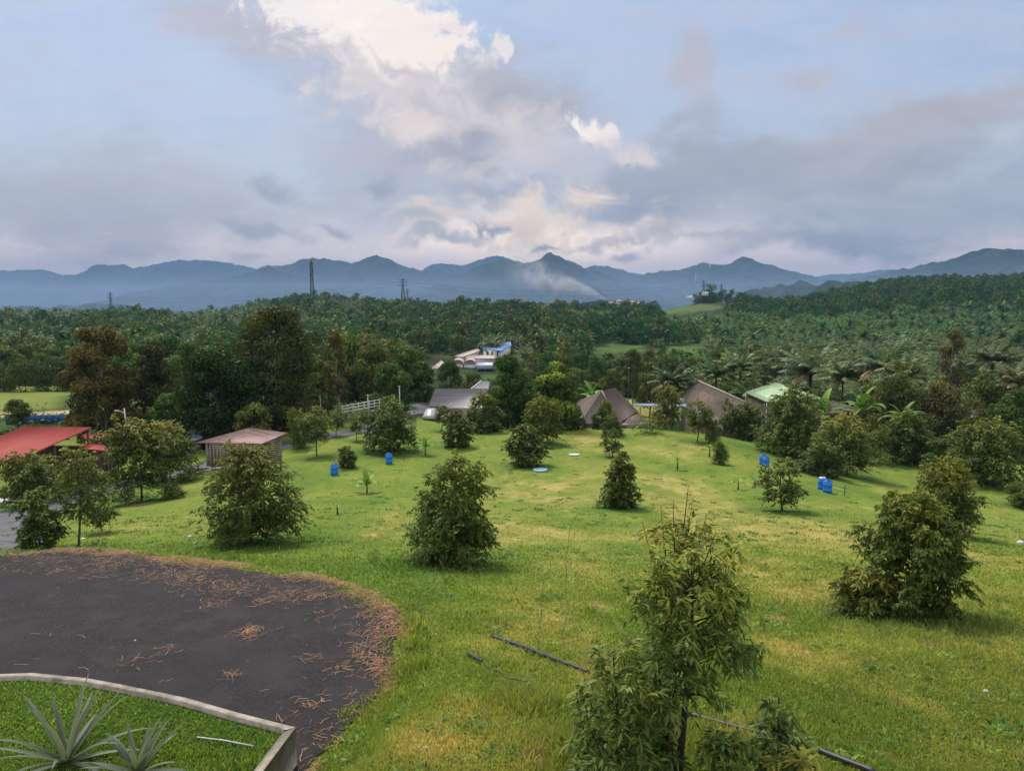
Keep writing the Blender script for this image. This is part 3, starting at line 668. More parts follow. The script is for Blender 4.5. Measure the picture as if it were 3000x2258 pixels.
# grass blades on the near lawn
def blades(n, vmin, vmax, amax, seed):
    r = np.random.default_rng(seed); v = r.uniform(1 / vmax, 1 / vmin, n); y = 1 / v; x = r.uniform(-amax, amax, n) * y
    ok = poly_sd(x, y, PAD) > -.16 + .75 * (fbm(x * 1.3, y * 1.3, 8, 3) - .5)
    wall = np.full(n, 9.0)
    for a, b in zip(WALL[:-1] + [WALL[-1]], WALL[1:] + [WALL2]):
        e = np.array(b) - np.array(a); tt = np.clip(((x - a[0]) * e[0] + (y - a[1]) * e[1]) / (e @ e), 0, 1); wall = np.minimum(wall, np.hypot(x - a[0] - tt * e[0], y - a[1] - tt * e[1]))
    inpl = poly_sd(x, y, PLANT) < 0
    ok = (ok | inpl) & (wall > np.where(inpl, .14, .2)); x, y = x[ok], y[ok]; inpl = inpl[ok]; n = len(x)
    c, bare = gcol(x, y); keep = (r.random(n) > bare * .85) & (r.random(n) < np.interp(y, [18, 30, 46], [1, .5, 0])); x, y, c, inpl = x[keep], y[keep], c[keep], inpl[keep]; n = len(x)
    z = H(x, y); tall = sstep(.60, .8, fbm(x / .9, y / .9, 91, 3)); lush = np.zeros(n)
    for a, b, rad in LUSH: lush = np.maximum(lush, np.exp(-(np.hypot(x - a, y - b) / rad) ** 4))
    h = r.uniform(.03, .07, n) * (1 + 1.5 * tall * r.random(n) + .7 * lush) * (1 + .006 * y)
    for px, py, rad, add in TALL:
        g = ground(px, py) ; h += add * np.exp(-(np.hypot(x - g[0], y - g[1]) / rad) ** 2) * r.random(n)
    c = np.where(inpl[:, None], lerp(np.array([.075, .145, .024]), np.array([.17, .24, .036]), r.random((n, 1)) * fbm(x / .5, y / .5, 77)[:, None] * 1.8), c)
    w = (.004 + .0007 * y) * r.uniform(.7, 1.4, n) * (1 + inpl * .15); a = r.uniform(0, 2 * math.pi, n); ln = r.uniform(.1, .8, n) * h
    bx, by = np.cos(a), np.sin(a); la = r.uniform(0, 2 * math.pi, n); lx, ly = np.cos(la) * ln, np.sin(la) * ln
    v0 = np.stack([x - bx * w, y - by * w, z - .01], -1); v1 = np.stack([x + bx * w, y + by * w, z - .01], -1)
    v2 = np.stack([x + bx * w * .7 + lx * .4, y + by * w * .7 + ly * .4, z + h * .6], -1); v3 = np.stack([x - bx * w * .7 + lx * .4, y - by * w * .7 + ly * .4, z + h * .6], -1)
    v4 = np.stack([x + lx, y + ly, z + h], -1); V = np.stack([v0, v1, v2, v3, v4], 1).reshape(-1, 3); ii = np.arange(n)[:, None] * 5
    cc = c * r.uniform(.75, 1.45, n)[:, None]; st = r.random(n) < .10; cc[st] = np.array([.34, .28, .13]) * r.uniform(.6, 1.1, (st.sum(), 1))
    return V, [ii + np.array([0, 1, 2, 3]), ii + np.array([3, 2, 4])], np.repeat(cc, 5, 0)
TALL = [(1220, 1835, .35, .35), (700, 1640, .5, .4), (620, 1640, .4, .35), (800, 1655, .35, .35), (1210, 1890, .25, .3), (330, 1598, .4, .2), (980, 1690, .5, .2), (1190, 1970, .3, .2), (1120, 1570, .4, .12), (1580, 2080, .4, .25), (1640, 2200, .5, .3), (1520, 2050, .4, .2), (2000, 2200, .6, .3), (1225, 1960, .3, .2), (1900, 2250, .5, .3)]
mb = MB(); mb.add(*blades(560000, 5.2, 46, 1.12, 5))
single('grass', mb, M['blade'], 'short green and straw coloured grass blades of the lawn', None, (0, 0, 0), kind='stuff')

# broad leaved weeds scattered over the lawn
r = np.random.default_rng(61); n = 3600; v = r.uniform(1 / 92, 1 / 6.5, n) ** 1.0; v = np.where(r.random(n) < .6, r.uniform(1 / 90, 1 / 24, n), v); y_ = 1 / v; x_ = r.uniform(-1.0, 1.0, n) * y_; ok = (poly_sd(x_, y_, PAD) > .15) & (poly_sd(x_, y_, PLANT) > .2) & (fbm(x_ / 4, y_ / 4, 19, 3) > .40) & ~((x_ / y_ < -.42) & (y_ > 40)); x_, y_ = x_[ok], y_[ok]; n = len(x_); k_ = 16
rs = r.uniform(.04, .13, n) * (1 + y_ / 90); ii = np.repeat(np.arange(n), k_); aa = r.uniform(0, 6.3, n * k_); dd = r.random(n * k_) ** .7 * rs[ii]; X_, Y_ = x_[ii] + np.cos(aa) * dd, y_[ii] + np.sin(aa) * dd
D = nrm(np.stack([np.cos(aa), np.sin(aa), r.uniform(.1, 1.2, n * k_)], -1)); wc = lerp(np.array([.05, .115, .022]), np.array([.17, .26, .04]), (r.random(n) ** 1.5)[:, None])[ii] * r.uniform(.8, 1.2, (n * k_, 1)); wb = MB()
leaves(wb, np.stack([X_, Y_, H(X_, Y_) + .01], -1), D, np.array([0, 0, 1.0]) + r.normal(0, .3, (n * k_, 3)), rs[ii] * r.uniform(.6, 1.3, n * k_), rs[ii] * .42, wc, False, .25)
single('weeds', wb, M['blade'], 'small broad leaved weeds dotted over the lawn', None, (0, 0, 0), kind='stuff')

# asphalt turning area: a sheet a little above the ground
pm = MB(); pts = []
PADo = np.array(PAD)
cx, cy = PADo[:, 0].mean(), PADo[:, 1].mean()
n = len(PAD); dense = []
for a, b in zip(PAD, PAD[1:] + PAD[:1]):
    for s in np.linspace(0, 1, 14)[:-1]:
        p = lerp(np.array(a), np.array(b), s); j_ = .5 * (fbm(np.array([p[0] * 1.3]), np.array([p[1] * 1.3]), 15, 4)[0] - .5); dense.append(p + j_)
dense = np.array(dense)
pm.add(np.column_stack([dense, np.full(len(dense), ZPAD)]), np.arange(len(dense))[None, ::1])
m, t, o = mat('asphalt'); ps = geop(t)
a = noise(t, ps, 70, 4, .75); b = noise(t, ps, 1.1, 6, .6); d = noise(t, ps, 260, 2, .6)
c = mixc(t, mapr(t, a, .3, .72), (.030, .028, .028), (.064, .059, .059)); c = mixc(t, mapr(t, noise(t, ps, 14, 5, .7), .35, .65, .0, .6), c, (.022, .020, .022)); g_ = noise(t, ps, 24, 4, .75); c = mixc(t, mapr(t, g_, .56, .70, 0, .7), c, (.125, .112, .112)); c = mixc(t, mapr(t, g_, .42, .30, 0, .8), c, (.014, .013, .014)); c = mixc(t, mapr(t, b, .42, .68, 0, .75), c, (.066, .056, .056))
c = mixc(t, mapr(t, noise(t, ps, .55, 5, .6), .5, .7, 0, .5), c, (.040, .039, .044)); c = mixc(t, mapr(t, d, .68, .76, 0, .7), c, (.22, .20, .19))
princ(t, o, c, .9, .15, bump(t, math_(t, 'ADD', a, g_), 1.0, .03)); M['asphalt'] = m
ao = obj('asphalt_area', pm.mesh('asphalt_area', m)); tag(ao, 'dark asphalt turning area', kind='structure')
m, t, o = mat('road'); ps = geop(t)
c = mixc(t, mapr(t, noise(t, ps, 1.3, 6, .65), .35, .65), (.075, .073, .085), (.13, .125, .14)); princ(t, o, c, .9, .15); M['road'] = m
def ribbon(name, px, halfw, label, z=.05):
    P = np.array([ground(*p) for p in px]); s = np.linspace(0, len(P) - 1, (len(P) - 1) * 8 + 1)
    Q = np.stack([np.interp(s, np.arange(len(P)), P[:, k]) for k in range(2)], -1); T = np.gradient(Q, axis=0); T /= np.linalg.norm(T, axis=1)[:, None]; Nn = np.stack([-T[:, 1], T[:, 0]], -1)
    hw = np.interp(s, np.arange(len(P)), np.broadcast_to(halfw, len(P)))[:, None]; rows = [Q + Nn * hw * f for f in np.linspace(-1, 1, 7)]
    v = np.concatenate([np.column_stack([q, H(q[:, 0], q[:, 1]) + z]) for q in rows]); m_ = len(Q); b = MB(); i = np.arange(m_ - 1)
    for k in range(6): b.add(v[k * m_:(k + 2) * m_], np.stack([i, i + 1, i + 1 + m_, i + m_], -1))
    return tag(obj(name, b.mesh(name, M['road'], smooth=True)), label, kind='structure')
ribbon('road', [(-200, 1640), (0, 1545), (110, 1490), (250, 1452), (400, 1412), (560, 1378), (640, 1352), (740, 1330), (860, 1296), (960, 1277), (1060, 1262), (1160, 1225)], [2.3, 2.3, 2.2, 2., 1.9, 1.8, 1.7, 1.7, 1.8, 1.8, 1.8, 1.8], 'narrow grey lane from the barn to the grey house')
pk = MB(); P = np.array([ground(*p) for p in [(1182, 1224), (1290, 1220), (1290, 1182), (1215, 1184), (1196, 1200)]])
g_ = np.array([[lerp(lerp(P[0], P[1], u), lerp(P[3], P[2], u), v) for u in np.linspace(0, 1, 14)] for v in np.linspace(0, 1, 20)]); g_[..., 2] = H(g_[..., 0], g_[..., 1]) + .06
i = np.arange(19)[:, None] * 14 + np.arange(13)[None]; i = i.ravel(); pk.add(g_.reshape(-1, 3), np.stack([i, i + 1, i + 15, i + 14], -1))
tag(obj('parking_area', pk.mesh('parking_area', M['road'], smooth=True)), 'grey paved yard beside the grey house', kind='structure')

# straw and fallen needles on the asphalt
r = np.random.default_rng(77); lt = MB(); pts = []; cols = []
PADin = [p for p in zip(PADPX, PAD)]
edge = np.array([p for p in PAD[2:20]]); seg = np.linalg.norm(np.diff(edge, axis=0), axis=1); cum = np.concatenate([[0], np.cumsum(seg)])
nE = 7000; s = r.random(nE) * cum[-1]; ex = np.interp(s, cum, edge[:, 0]); ey = np.interp(s, cum, edge[:, 1])
inw = np.abs(r.normal(0, 1, nE)) * (.15 + .65 * vn(s * .9, s * 0, 3) ** 2 + .25 * (s > cum[-1] * .62)) - .25
dx, dy = cx - ex, cy - ey; l = np.hypot(dx, dy); X_ = ex + dx / l * inw + r.normal(0, .05, nE); Y_ = ey + dy / l * inw + r.normal(0, .05, nE)
kp = r.random(nE) < .1 + 1.1 * sstep(.42, .62, fbm(X_ * 1.1, Y_ * 1.6, 12, 3)); X_, Y_ = X_[kp], Y_[kp]
clP = [(735, 1845, .10, 60), (720, 1862, .16, 40), (690, 1975, .1, 22), (560, 1720, .3, 40), (620, 1770, .2, 40), (500, 1900, .16, 18), (390, 1940, .2, 14), (905, 1930, .12, 16), (1000, 1955, .14, 20), (940, 1800, .15, 16), (300, 1680, .3, 40), (170, 1672, .2, 30),
       (480, 1680, .3, 80), (560, 1690, .35, 120), (680, 1720, .35, 120), (780, 1760, .15, 40), (460, 1650, .5, 130), (330, 1640, .4, 70), (850, 1745, .3, 80), (60, 1650, .5, 50), (940, 1740, .35, 120), (150, 1630, .6, 50), (260, 1625, .6, 120)]
for px, py, rad, k_ in clP:
    g = at_z(px, py, ZPAD); X_ = np.append(X_, g[0] + r.normal(0, rad, k_)); Y_ = np.append(Y_, g[1] + r.normal(0, rad * .8, k_))
k_ = 70; X_ = np.append(X_, r.uniform(-11, -2, k_)); Y_ = np.append(Y_, r.uniform(9.6, 17.5, k_))
ins = poly_sd(X_, Y_, PAD) < .25; X_, Y_ = X_[ins], Y_[ins]; out_pl = poly_sd(X_, Y_, PLANT) > .05; X_, Y_ = X_[out_pl], Y_[out_pl]
n = len(X_); a = r.normal(.5, .9, n); L_ = r.uniform(.06, .24, n); w = r.uniform(.002, .0045, n); z = np.maximum(H(X_, Y_), ZPAD) + .006 + r.uniform(0, .02, n)
ux, uy = np.cos(a), np.sin(a); c3 = np.stack([X_, Y_, z], -1); U3 = np.stack([ux, uy, r.normal(0, .05, n)], -1) * L_[:, None] / 2; V3 = np.stack([-uy, ux, 0 * ux], -1) * w[:, None]
bend = np.stack([-uy, ux, np.full(n, .1)], -1) * (L_ * r.normal(0, .12, n))[:, None]
V = np.stack([c3 - U3 - V3, c3 - U3 + V3, c3 + bend + V3, c3 + bend - V3, c3 + U3 + V3, c3 + U3 - V3], 1).reshape(-1, 3); ii = np.arange(n)[:, None] * 6
cc = lerp(np.array([.40, .17, .075]), np.array([.46, .33, .19]), r.random((n, 1))) * r.uniform(.35, 1.15, (n, 1))
lt.add(V, [ii + np.array([0, 1, 2, 3]), ii + np.array([3, 2, 4, 5])], np.repeat(cc, 6, 0))
single('dry_needles', lt, M['blade'], 'orange brown dry needles and straw strewn over the asphalt edge', None, (0, 0, 0), kind='stuff')

# ------------------------------------------------------------------ orchard
VAR = [dict(nbr=90, ntw=13, nlf=12, clear=.05, power=.72, belly=.2, flush=.65), dict(nbr=75, ntw=12, nlf=12, clear=.04, power=.6, belly=.25, flush=.5, gap=.15, lean=-.1), dict(nbr=85, ntw=13, nlf=12, clear=.14, power=.65, belly=.3, flush=1.1),
       dict(nbr=85, ntw=13, nlf=12, clear=.03, power=.8, belly=.2, flush=.6), dict(nbr=90, ntw=13, nlf=12, clear=.03, power=.7, belly=.2, flush=.45), dict(nbr=75, ntw=13, nlf=12, clear=.05, power=.5, belly=.3, flush=.8),
       dict(nbr=52, ntw=10, nlf=11, clear=.24, power=.45, belly=.25, flush=.4, gap=.2), dict(nbr=56, ntw=11, nlf=12, clear=.3, power=.6, belly=.25, flush=.75, gap=.1)]
VREF = {}
for e, (g, h, R) in zip(ORCH, ORCHP):
    if isinstance(e[4], int): VREF.setdefault(e[4], []).append((h, R))
VC = {}
for k, l in VREF.items():
    h = float(np.median([a for a, b in l])); R = float(np.median([b / a for a, b in l])) * h
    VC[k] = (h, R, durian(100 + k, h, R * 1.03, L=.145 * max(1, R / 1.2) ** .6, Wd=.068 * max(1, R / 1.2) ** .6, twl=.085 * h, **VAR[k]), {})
for n_, (e, (g, h, R)) in enumerate(zip(ORCH, ORCHP)):
    if isinstance(e[4], dict):
        kw = dict(e[4]); far = g[1] > 36
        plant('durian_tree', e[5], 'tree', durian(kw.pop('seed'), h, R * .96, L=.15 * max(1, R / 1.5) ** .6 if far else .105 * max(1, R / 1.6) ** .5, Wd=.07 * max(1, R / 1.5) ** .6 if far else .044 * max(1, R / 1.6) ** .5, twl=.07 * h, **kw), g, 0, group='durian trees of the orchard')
    else:
        hv, Rv, tc_, ca = VC[e[4]]
        plant('durian_tree', e[5], 'tree', tc_, g, n_ * 1.7, (R / Rv), 'durian trees of the orchard', cache=ca, sz=h / hv)

# foreground durian saplings below the camera
def fg(px, py_b, py_t, y, Rpx, label, name='durian_sapling', mats=('dark_bark', 'leaf'), **kw):
    b = at_y(px, py_b, y); z = hz(b[0], y); b[2] = z; top = at_y(px, py_t, y)[2]
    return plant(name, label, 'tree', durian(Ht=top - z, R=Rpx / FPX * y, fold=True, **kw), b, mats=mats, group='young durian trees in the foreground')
t41 = at_y(1985, 2330, 7.6); t41[2] = hz(t41[0], 7.6); h41 = at_y(1975, 1440, 7.6)[2] - t41[2]
tk, cr = durian(31, h41 * .93, .58, nbr=84, ntw=9, nlf=9, L=.108, Wd=.030, clear=.33, power=.26, belly=.2, flush=1.1, droopy=.6, twl=.2, gap=.1, stem=.048, lean=-.06, topy=.92)
r = np.random.default_rng(5)
for dx, dy, hh in ((.06, 0, 1.02), (-.22, .05, .95), (.25, -.05, .93), (-.12, -.1, .98), (.40, .1, .86), (-.42, 0, .90), (.14, .1, .97), (-.34, -.1, .84), (.5, 0, .78)):      # bare young shoots on top
    p0 = np.array([dx * .6 - .06, dy, h41 * hh - .55]); p1 = np.array([dx - .04, dy, h41 * hh]); tk.tube([p0, p1], [.008, .003], 5, (.5, .35, .2))
    n = 26; q = r.random(n); aa = r.uniform(0, 6.3, n); D = nrm(np.stack([np.cos(aa), np.sin(aa), r.uniform(-.5, .5, n)], -1))
    leaves(cr, lerp(p0, p1, q[:, None]), D, np.array([0, 0, 1.0]) + r.normal(0, .3, (n, 3)), .09 * r.uniform(.6, 1.2, n), .026, lerp(np.array([.26, .17, .04]), np.array([.17, .17, .04]), r.random((n, 1))))
tk.tube([(.02, .02, 0), (-.12, .04, .5), (-.08, .03, .95), (.0, 0, 1.35)], [.022, .02, .017, .012], 6)
n = 60; q = r.random(n); dp = np.stack([-.16 + r.normal(0, .06, n), r.normal(0, .05, n), .5 + .55 * q], -1)                      # dead hanging leaves on the side stem
leaves(cr, dp, nrm(np.stack([-.5 + r.normal(0, .3, n), r.normal(0, .3, n), -1 + 0 * q], -1)), r.normal(0, 1, (n, 3)), .2, .035, lerp(np.array([.14, .07, .04]), np.array([.28, .17, .09]), r.random((n, 1))))
plant('durian_sapling', 'tall durian sapling closest to the camera, with a dark bare stem and hanging dead leaves', 'tree', (tk, cr), t41, mats=('dark_bark', 'leaf'), group='young durian trees in the foreground')
fg(1800, 2360, 1878, 7.3, 150, 'bushy dark durian sapling left of the tall bare stemmed one, at the bottom edge', seed=32, nbr=48, ntw=8, nlf=9, L=.12, Wd=.033, clear=.02, power=.42, belly=.2, flush=.45, droopy=.45, twl=.2)
fg(1895, 2360, 1890, 7.7, 55, 'narrow dark sapling between the bushy one and the tall stem', seed=36, nbr=30, ntw=5, nlf=9, L=.12, Wd=.036, clear=.05, power=.5, belly=.2, flush=.15, droopy=.5, twl=.16)
fg(2290, 2345, 2018, 7.4, 88, 'small pointed dark sapling at the lower edge, right of the tall one', seed=33, nbr=34, ntw=6, nlf=9, L=.12, Wd=.036, clear=.03, power=.7, belly=.2, flush=.2, droopy=.5, twl=.16)
fg(2130, 2370, 2150, 7.0, 75, 'pale green leafy shoot at the bottom edge, right of the tall stem', name='leafy_shoot', seed=34, nbr=18, ntw=4, nlf=8, L=.15, Wd=.045, clear=.1, power=.4, belly=.3, flush=.2, droopy=.6, twl=.14)
fg(2330, 2400, 2200, 6.8, 90, 'yellow green leafy shoot at the bottom edge in front of the pointed sapling', name='leafy_shoot', seed=35, nbr=20, ntw=4, nlf=8, L=.15, Wd=.045, clear=.1, power=.4, belly=.3, flush=1.3, droopy=.6, twl=.14)

# dark skirts of shrub at the foot of two trees
for px, py, w, hpx, sd_, lb in ((372, 1478, 150, 62, 41, 'dark low shrub under the yellow topped tree by the barn'), (500, 1462, 70, 40, 42, 'little dark shrub right of the shrub under the yellow topped tree'), (555, 1408, 90, 70, 43, 'green shrub by the path left of the wooden hut'),
                                (2560, 1362, 110, 45, 45, 'low dark shrub under the thin orange tinged tree'), (2540, 1800, 190, 120, 46, 'yellowish green low shrub at the left foot of the large spreading tree'),
                                (1905, 1270, 130, 40, 47, 'bright green weedy clump on the far lawn before the brown roofs')):
    g = ground(px, py); h = hpx / FPX * g[1]; R = w / FPX * g[1] / 2
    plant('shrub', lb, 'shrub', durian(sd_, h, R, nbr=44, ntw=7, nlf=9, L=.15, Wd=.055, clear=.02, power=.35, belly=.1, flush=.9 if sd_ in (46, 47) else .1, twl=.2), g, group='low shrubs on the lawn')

# banana plants
YL = dict(lt=(.22, .34, .05), dk=(.12, .22, .04)); BAN = [(1075, 1444, 66, 110, YL, 'bright young banana plant in the middle of the left lawn'), (1246, 1332, 56, 85, {}, 'young banana plant behind the broad conical durian tree'), (988, 1506, 36, 44, YL, 'small lime green banana shoot left of the middle of the lawn'),
       (1984, 1376, 48, 60, YL, 'lime green banana shoot on a dark tuft, right of the middle row'), (2162, 1434, 44, 60, YL, 'lime green banana shoot left of the small open durian tree'), (2078, 1338, 44, 40, YL, 'bright sapling beside the little brownish bush'), (1895, 1268, 40, 90, dict(dk=(.1, .2, .04)), 'banana clump near the far edge of the lawn'),
       (2522, 1250, 124, 140, {}, 'tall banana plant with an upright bright leaf, left in the grove'), (2412, 1220, 80, 110, {}, 'pale leaved banana plant at the end of the pale green roof'), (2590, 1262, 80, 110, {}, 'banana plant second in the grove, behind the dark rounded durian'), (2645, 1250, 84, 100, {}, 'banana plant over the top of the dark rounded durian'),
       (2735, 1300, 90, 120, {}, 'banana plant between the dark rounded and the very wide durian'), (2805, 1268, 70, 100, {}, 'banana plant peeping over the very wide durian'), (1735, 1175, 60, 76, {}, 'banana plant behind the left brown roof')]
for i, (px, py, hpx, wpx, kw, lb) in enumerate(BAN):
    g = ground(px, py) if py > 1260 or px < 1400 else None
    if g is None: y = 92 if px > 2300 else 118; p = at_y(px, py, y); g = np.array([p[0], y, hz(p[0], y)]); hh = at_y(px, py - hpx, y)[2] - g[2]
    else: hh = hpx / FPX * g[1] * 1.03
    L_ = max(wpx / FPX * g[1] * .5, .45 * hh)
    plant('banana_plant', lb, 'banana plant', banana(60 + i, max(hh - L_ * .8, .3 * hh), L_, L_ * .30, 10 if hpx > 50 else 6, **kw), g, group='banana plants', mats=('bark', 'frond'), names=('stem', 'leaves'))

# ------------------------------------------------------------------ single big trees beyond the lawn: px, top py, width px, distance, settings, label
def at_gnd(px, y):
    a = (px - 1500) / FPX; d = ray(px, 1100); x = d[0] / d[1] * y; return np.array([x, y, hz(x, y)])
OR = dict(dk=(.045, .048, .016), ol=(.125, .108, .028), fl=(.165, .125, .034), flush=.5); DG = dict(dk=(.028, .062, .016), ol=(.066, .120, .026), flush=.1); OG = dict(dk=(.042, .066, .018), ol=(.115, .135, .032), fl=(.17, .14, .035), flush=.35); BR = dict(dk=(.058, .066, .022), ol=(.135, .125, .042), fl=(.17, .13, .045), flush=.5)
BIG = [(296, 936, 205, 84, dict(seed=1, nl=20000, clear=.06, nlobe=80, dome=.45, fill=1.0, lobe=(.2, .34), **OR), 'tall tree with rust brown crown and forked pale trunk, left'), (448, 985, 150, 90, dict(seed=2, nl=10000, clear=.04, nlobe=56, dome=.4, dk=(.026, .036, .013), ol=(.070, .075, .022), flush=.2), 'dull dark tree touching the right side of the rust brown one'),
       (628, 1003, 236, 82, dict(seed=3, nl=22000, clear=.02, nlobe=80, dome=.55, size=.33, fill=.95, dk=(.016, .040, .011), ol=(.040, .080, .017), flush=.1), 'dense rounded dark green tree left of the tallest tree'), (800, 884, 270, 88, dict(seed=4, nl=24000, clear=.03, nlobe=84, dome=.25, fill=.95, lobe=(.18, .32), size=.34, dk=(.024, .036, .012), ol=(.066, .082, .020), fl=(.10, .10, .03), flush=.3), 'tallest tree, dark with an uneven clumpy crown'),
       (985, 960, 92, 92, dict(seed=5, nl=2200, clear=.35, nlobe=34, dome=.3, sparse=.3, **BR), 'slender half bare tree with a pale trunk, right of the tallest tree'), (935, 1050, 110, 98, dict(seed=55, nl=3500, clear=.06, nlobe=30, **OG), 'olive tree filling the gap right of the tallest tree'),
       (1095, 998, 150, 116, dict(seed=6, nl=5500, clear=.06, nlobe=40, **OG), 'olive topped tree behind the white rail fence'), (1190, 1012, 130, 120, dict(seed=7, nl=5500, clear=.06, nlobe=40, **DG), 'dark green tree right of the olive topped one'), (1140, 1060, 150, 108, dict(seed=8, nl=5500, clear=.04, nlobe=40, **DG), 'blackish green low tree in front of the olive topped one'), (1235, 1050, 90, 122, dict(seed=9, nl=4000, clear=.04, nlobe=30, **DG), 'dark tree at the left end of the pink roofs'),
       (1318, 1050, 100, 135, dict(seed=10, nl=4500, clear=.06, nlobe=34, **DG), 'round dark tree in front of the factory roofs'), (1385, 1085, 90, 128, dict(seed=14, nl=3600, clear=.06, nlobe=30, **OG), 'smaller olive tree right of the round dark one, above the grey house'),
       (1487, 1036, 155, 93, dict(seed=11, nl=12000, clear=.03, nlobe=56, size=.34, **DG), 'big dark round tree at the far lawn edge, left one of the pair'), (1632, 1062, 172, 90, dict(seed=12, nl=13000, clear=.02, nlobe=64, size=.34, dk=(.026, .052, .013), ol=(.07, .11, .022), fl=(.27, .33, .035), flush=.95), 'big round tree with lime green upper leaves, right one of the pair'),
       (1792, 1078, 84, 140, dict(seed=13, nl=3600, clear=.2, **OG), 'round dark tree above the left brown roof'), (1852, 1018, 84, 150, dict(seed=15, nl=3600, clear=.4, **OG), 'tree with tall visible trunk beside the dark pole'), (1905, 1052, 92, 146, dict(seed=16, nl=3600, clear=.2, **OG), 'round olive tree right of the dark pole'), (1900, 1012, 60, 185, dict(seed=17, nl=2600, clear=.2, **BR), 'brownish round tree farther back above the dark pole'),
       (2785, 955, 96, 116, dict(seed=18, nl=3000, clear=.45, **BR), 'tall thin tree with a brown tinged top in the right woodland'), (2640, 1085, 200, 100, dict(seed=19, nl=8000, clear=.04, nlobe=46, **OG), 'olive wide tree behind the banana grove'), (2760, 1110, 190, 99, dict(seed=20, nl=8000, clear=.05, nlobe=46, **BR), 'dull brown tree under the tall thin one at right'), (2890, 1085, 170, 100, dict(seed=21, nl=6000, clear=.05, nlobe=44, **OG), 'dark tree right of the dull brown one'),
       (2985, 1130, 150, 84, dict(seed=22, nl=6000, clear=.03, nlobe=44, **DG), 'deep green tree cut by the right edge'), (2560, 1110, 120, 106, dict(seed=23, nl=4000, clear=.04, **OG), 'dark tree left behind the tall banana plant'),
       (40, 1168, 80, 96, dict(seed=24, nl=2600, clear=.25, nlobe=26, size=.26, **OG), 'small open tree before the blue hoarding at far left'), (70, 1058, 170, 150, dict(seed=25, nl=4000, clear=.03, nlobe=40, dk=(.03, .055, .015), ol=(.085, .125, .03)), 'fresh green tree at the far side of the field, left one'), (165, 1045, 130, 152, dict(seed=26, nl=3800, clear=.03, nlobe=40, dk=(.026, .05, .015), ol=(.06, .095, .025)), 'green tree at the far side of the field, right one'), (-20, 1062, 120, 150, dict(seed=27, nl=3000, clear=.03, nlobe=34, dk=(.03, .055, .015), ol=(.085, .125, .03)), 'green tree at the far side of the field, cut by the left edge'),
       (20, 1262, 90, 92, dict(seed=28, nl=2400, clear=.03, size=.25, **DG), 'dark bush above the red roof at the far left'), (740, 1180, 150, 78, dict(seed=29, nl=4200, clear=.02, **OG), 'low dark tree under the tallest tree'), (480, 1150, 130, 78, dict(seed=30, nl=4200, clear=.02, **DG), 'low dark tree left of the dense rounded one')]
for px, top, wpx, y, kw, lb in BIG:
    g = at_gnd(px, y); h = at_y(px, top, y)[2] - g[2]; kw = dict(kw); sd_ = kw.pop('seed')
    kw.setdefault('size', .36); R = wpx / FPX * y / 2
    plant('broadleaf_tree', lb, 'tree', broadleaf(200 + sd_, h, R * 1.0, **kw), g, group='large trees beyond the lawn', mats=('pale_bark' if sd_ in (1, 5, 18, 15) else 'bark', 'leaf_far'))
# coconut and oil palms that stand out
PAL = [(1975, 1066, 118, 130, dict(seed=1, lt=(.08, .12, .03)), 'coconut palm leaning over the right brown roof', 'coconut_palm'), (2098, 1052, 100, 134, dict(seed=2, dk=(.045, .085, .03), lt=(.11, .16, .055)), 'coconut palm with spread dull fronds behind the right brown roof', 'coconut_palm'), (2168, 1024, 108, 136, dict(seed=3, dk=(.045, .085, .03), lt=(.11, .16, .055)), 'tall coconut palm behind the ridge of the right brown roof', 'coconut_palm'),
       (2375, 1012, 160, 130, dict(seed=4, dk=(.05, .08, .04), lt=(.13, .17, .08)), 'oil palm above the pale green roof', 'oil_palm'), (2592, 985, 190, 116, dict(seed=5, dead=2, dk=(.045, .08, .038), lt=(.12, .165, .075)), 'largest oil palm with a full fan of fronds and dark trunk', 'oil_palm'), (2470, 1052, 110, 118, dict(seed=6, dk=(.075, .11, .032), lt=(.17, .20, .06)), 'yellowish palm right of the pale green roof', 'coconut_palm'), (2652, 1045, 120, 108, dict(seed=7, dk=(.07, .10, .032), lt=(.16, .19, .06)), 'yellowish palm right of the largest oil palm', 'coconut_palm'), (2985, 1062, 140, 100, dict(seed=8, dk=(.06, .075, .03), lt=(.14, .14, .055)), 'palm with dry fronds at the right edge', 'coconut_palm'), (2905, 1000, 120, 128, dict(seed=9), 'oil palm near the right edge beyond the brown trees', 'oil_palm')]
for px, top, wpx, y, kw, lb, nm in PAL:
    g = at_gnd(px, y); h = at_y(px, top, y)[2] - g[2]; Lf = wpx / FPX * y * .72; kw = dict(kw); sd_ = kw.pop('seed')
    plant(nm, lb, 'palm', palm(300 + sd_, max(h - Lf * .72, .6), Lf, nf=34, nleaf=17, el1=.12, arch=.9, lw=.36, lf=Lf * .22, r0=.16 if nm[0] == 'c' else .3, **kw), g, group='palms that stand out of the trees', mats=('palm_bark', 'frond'))

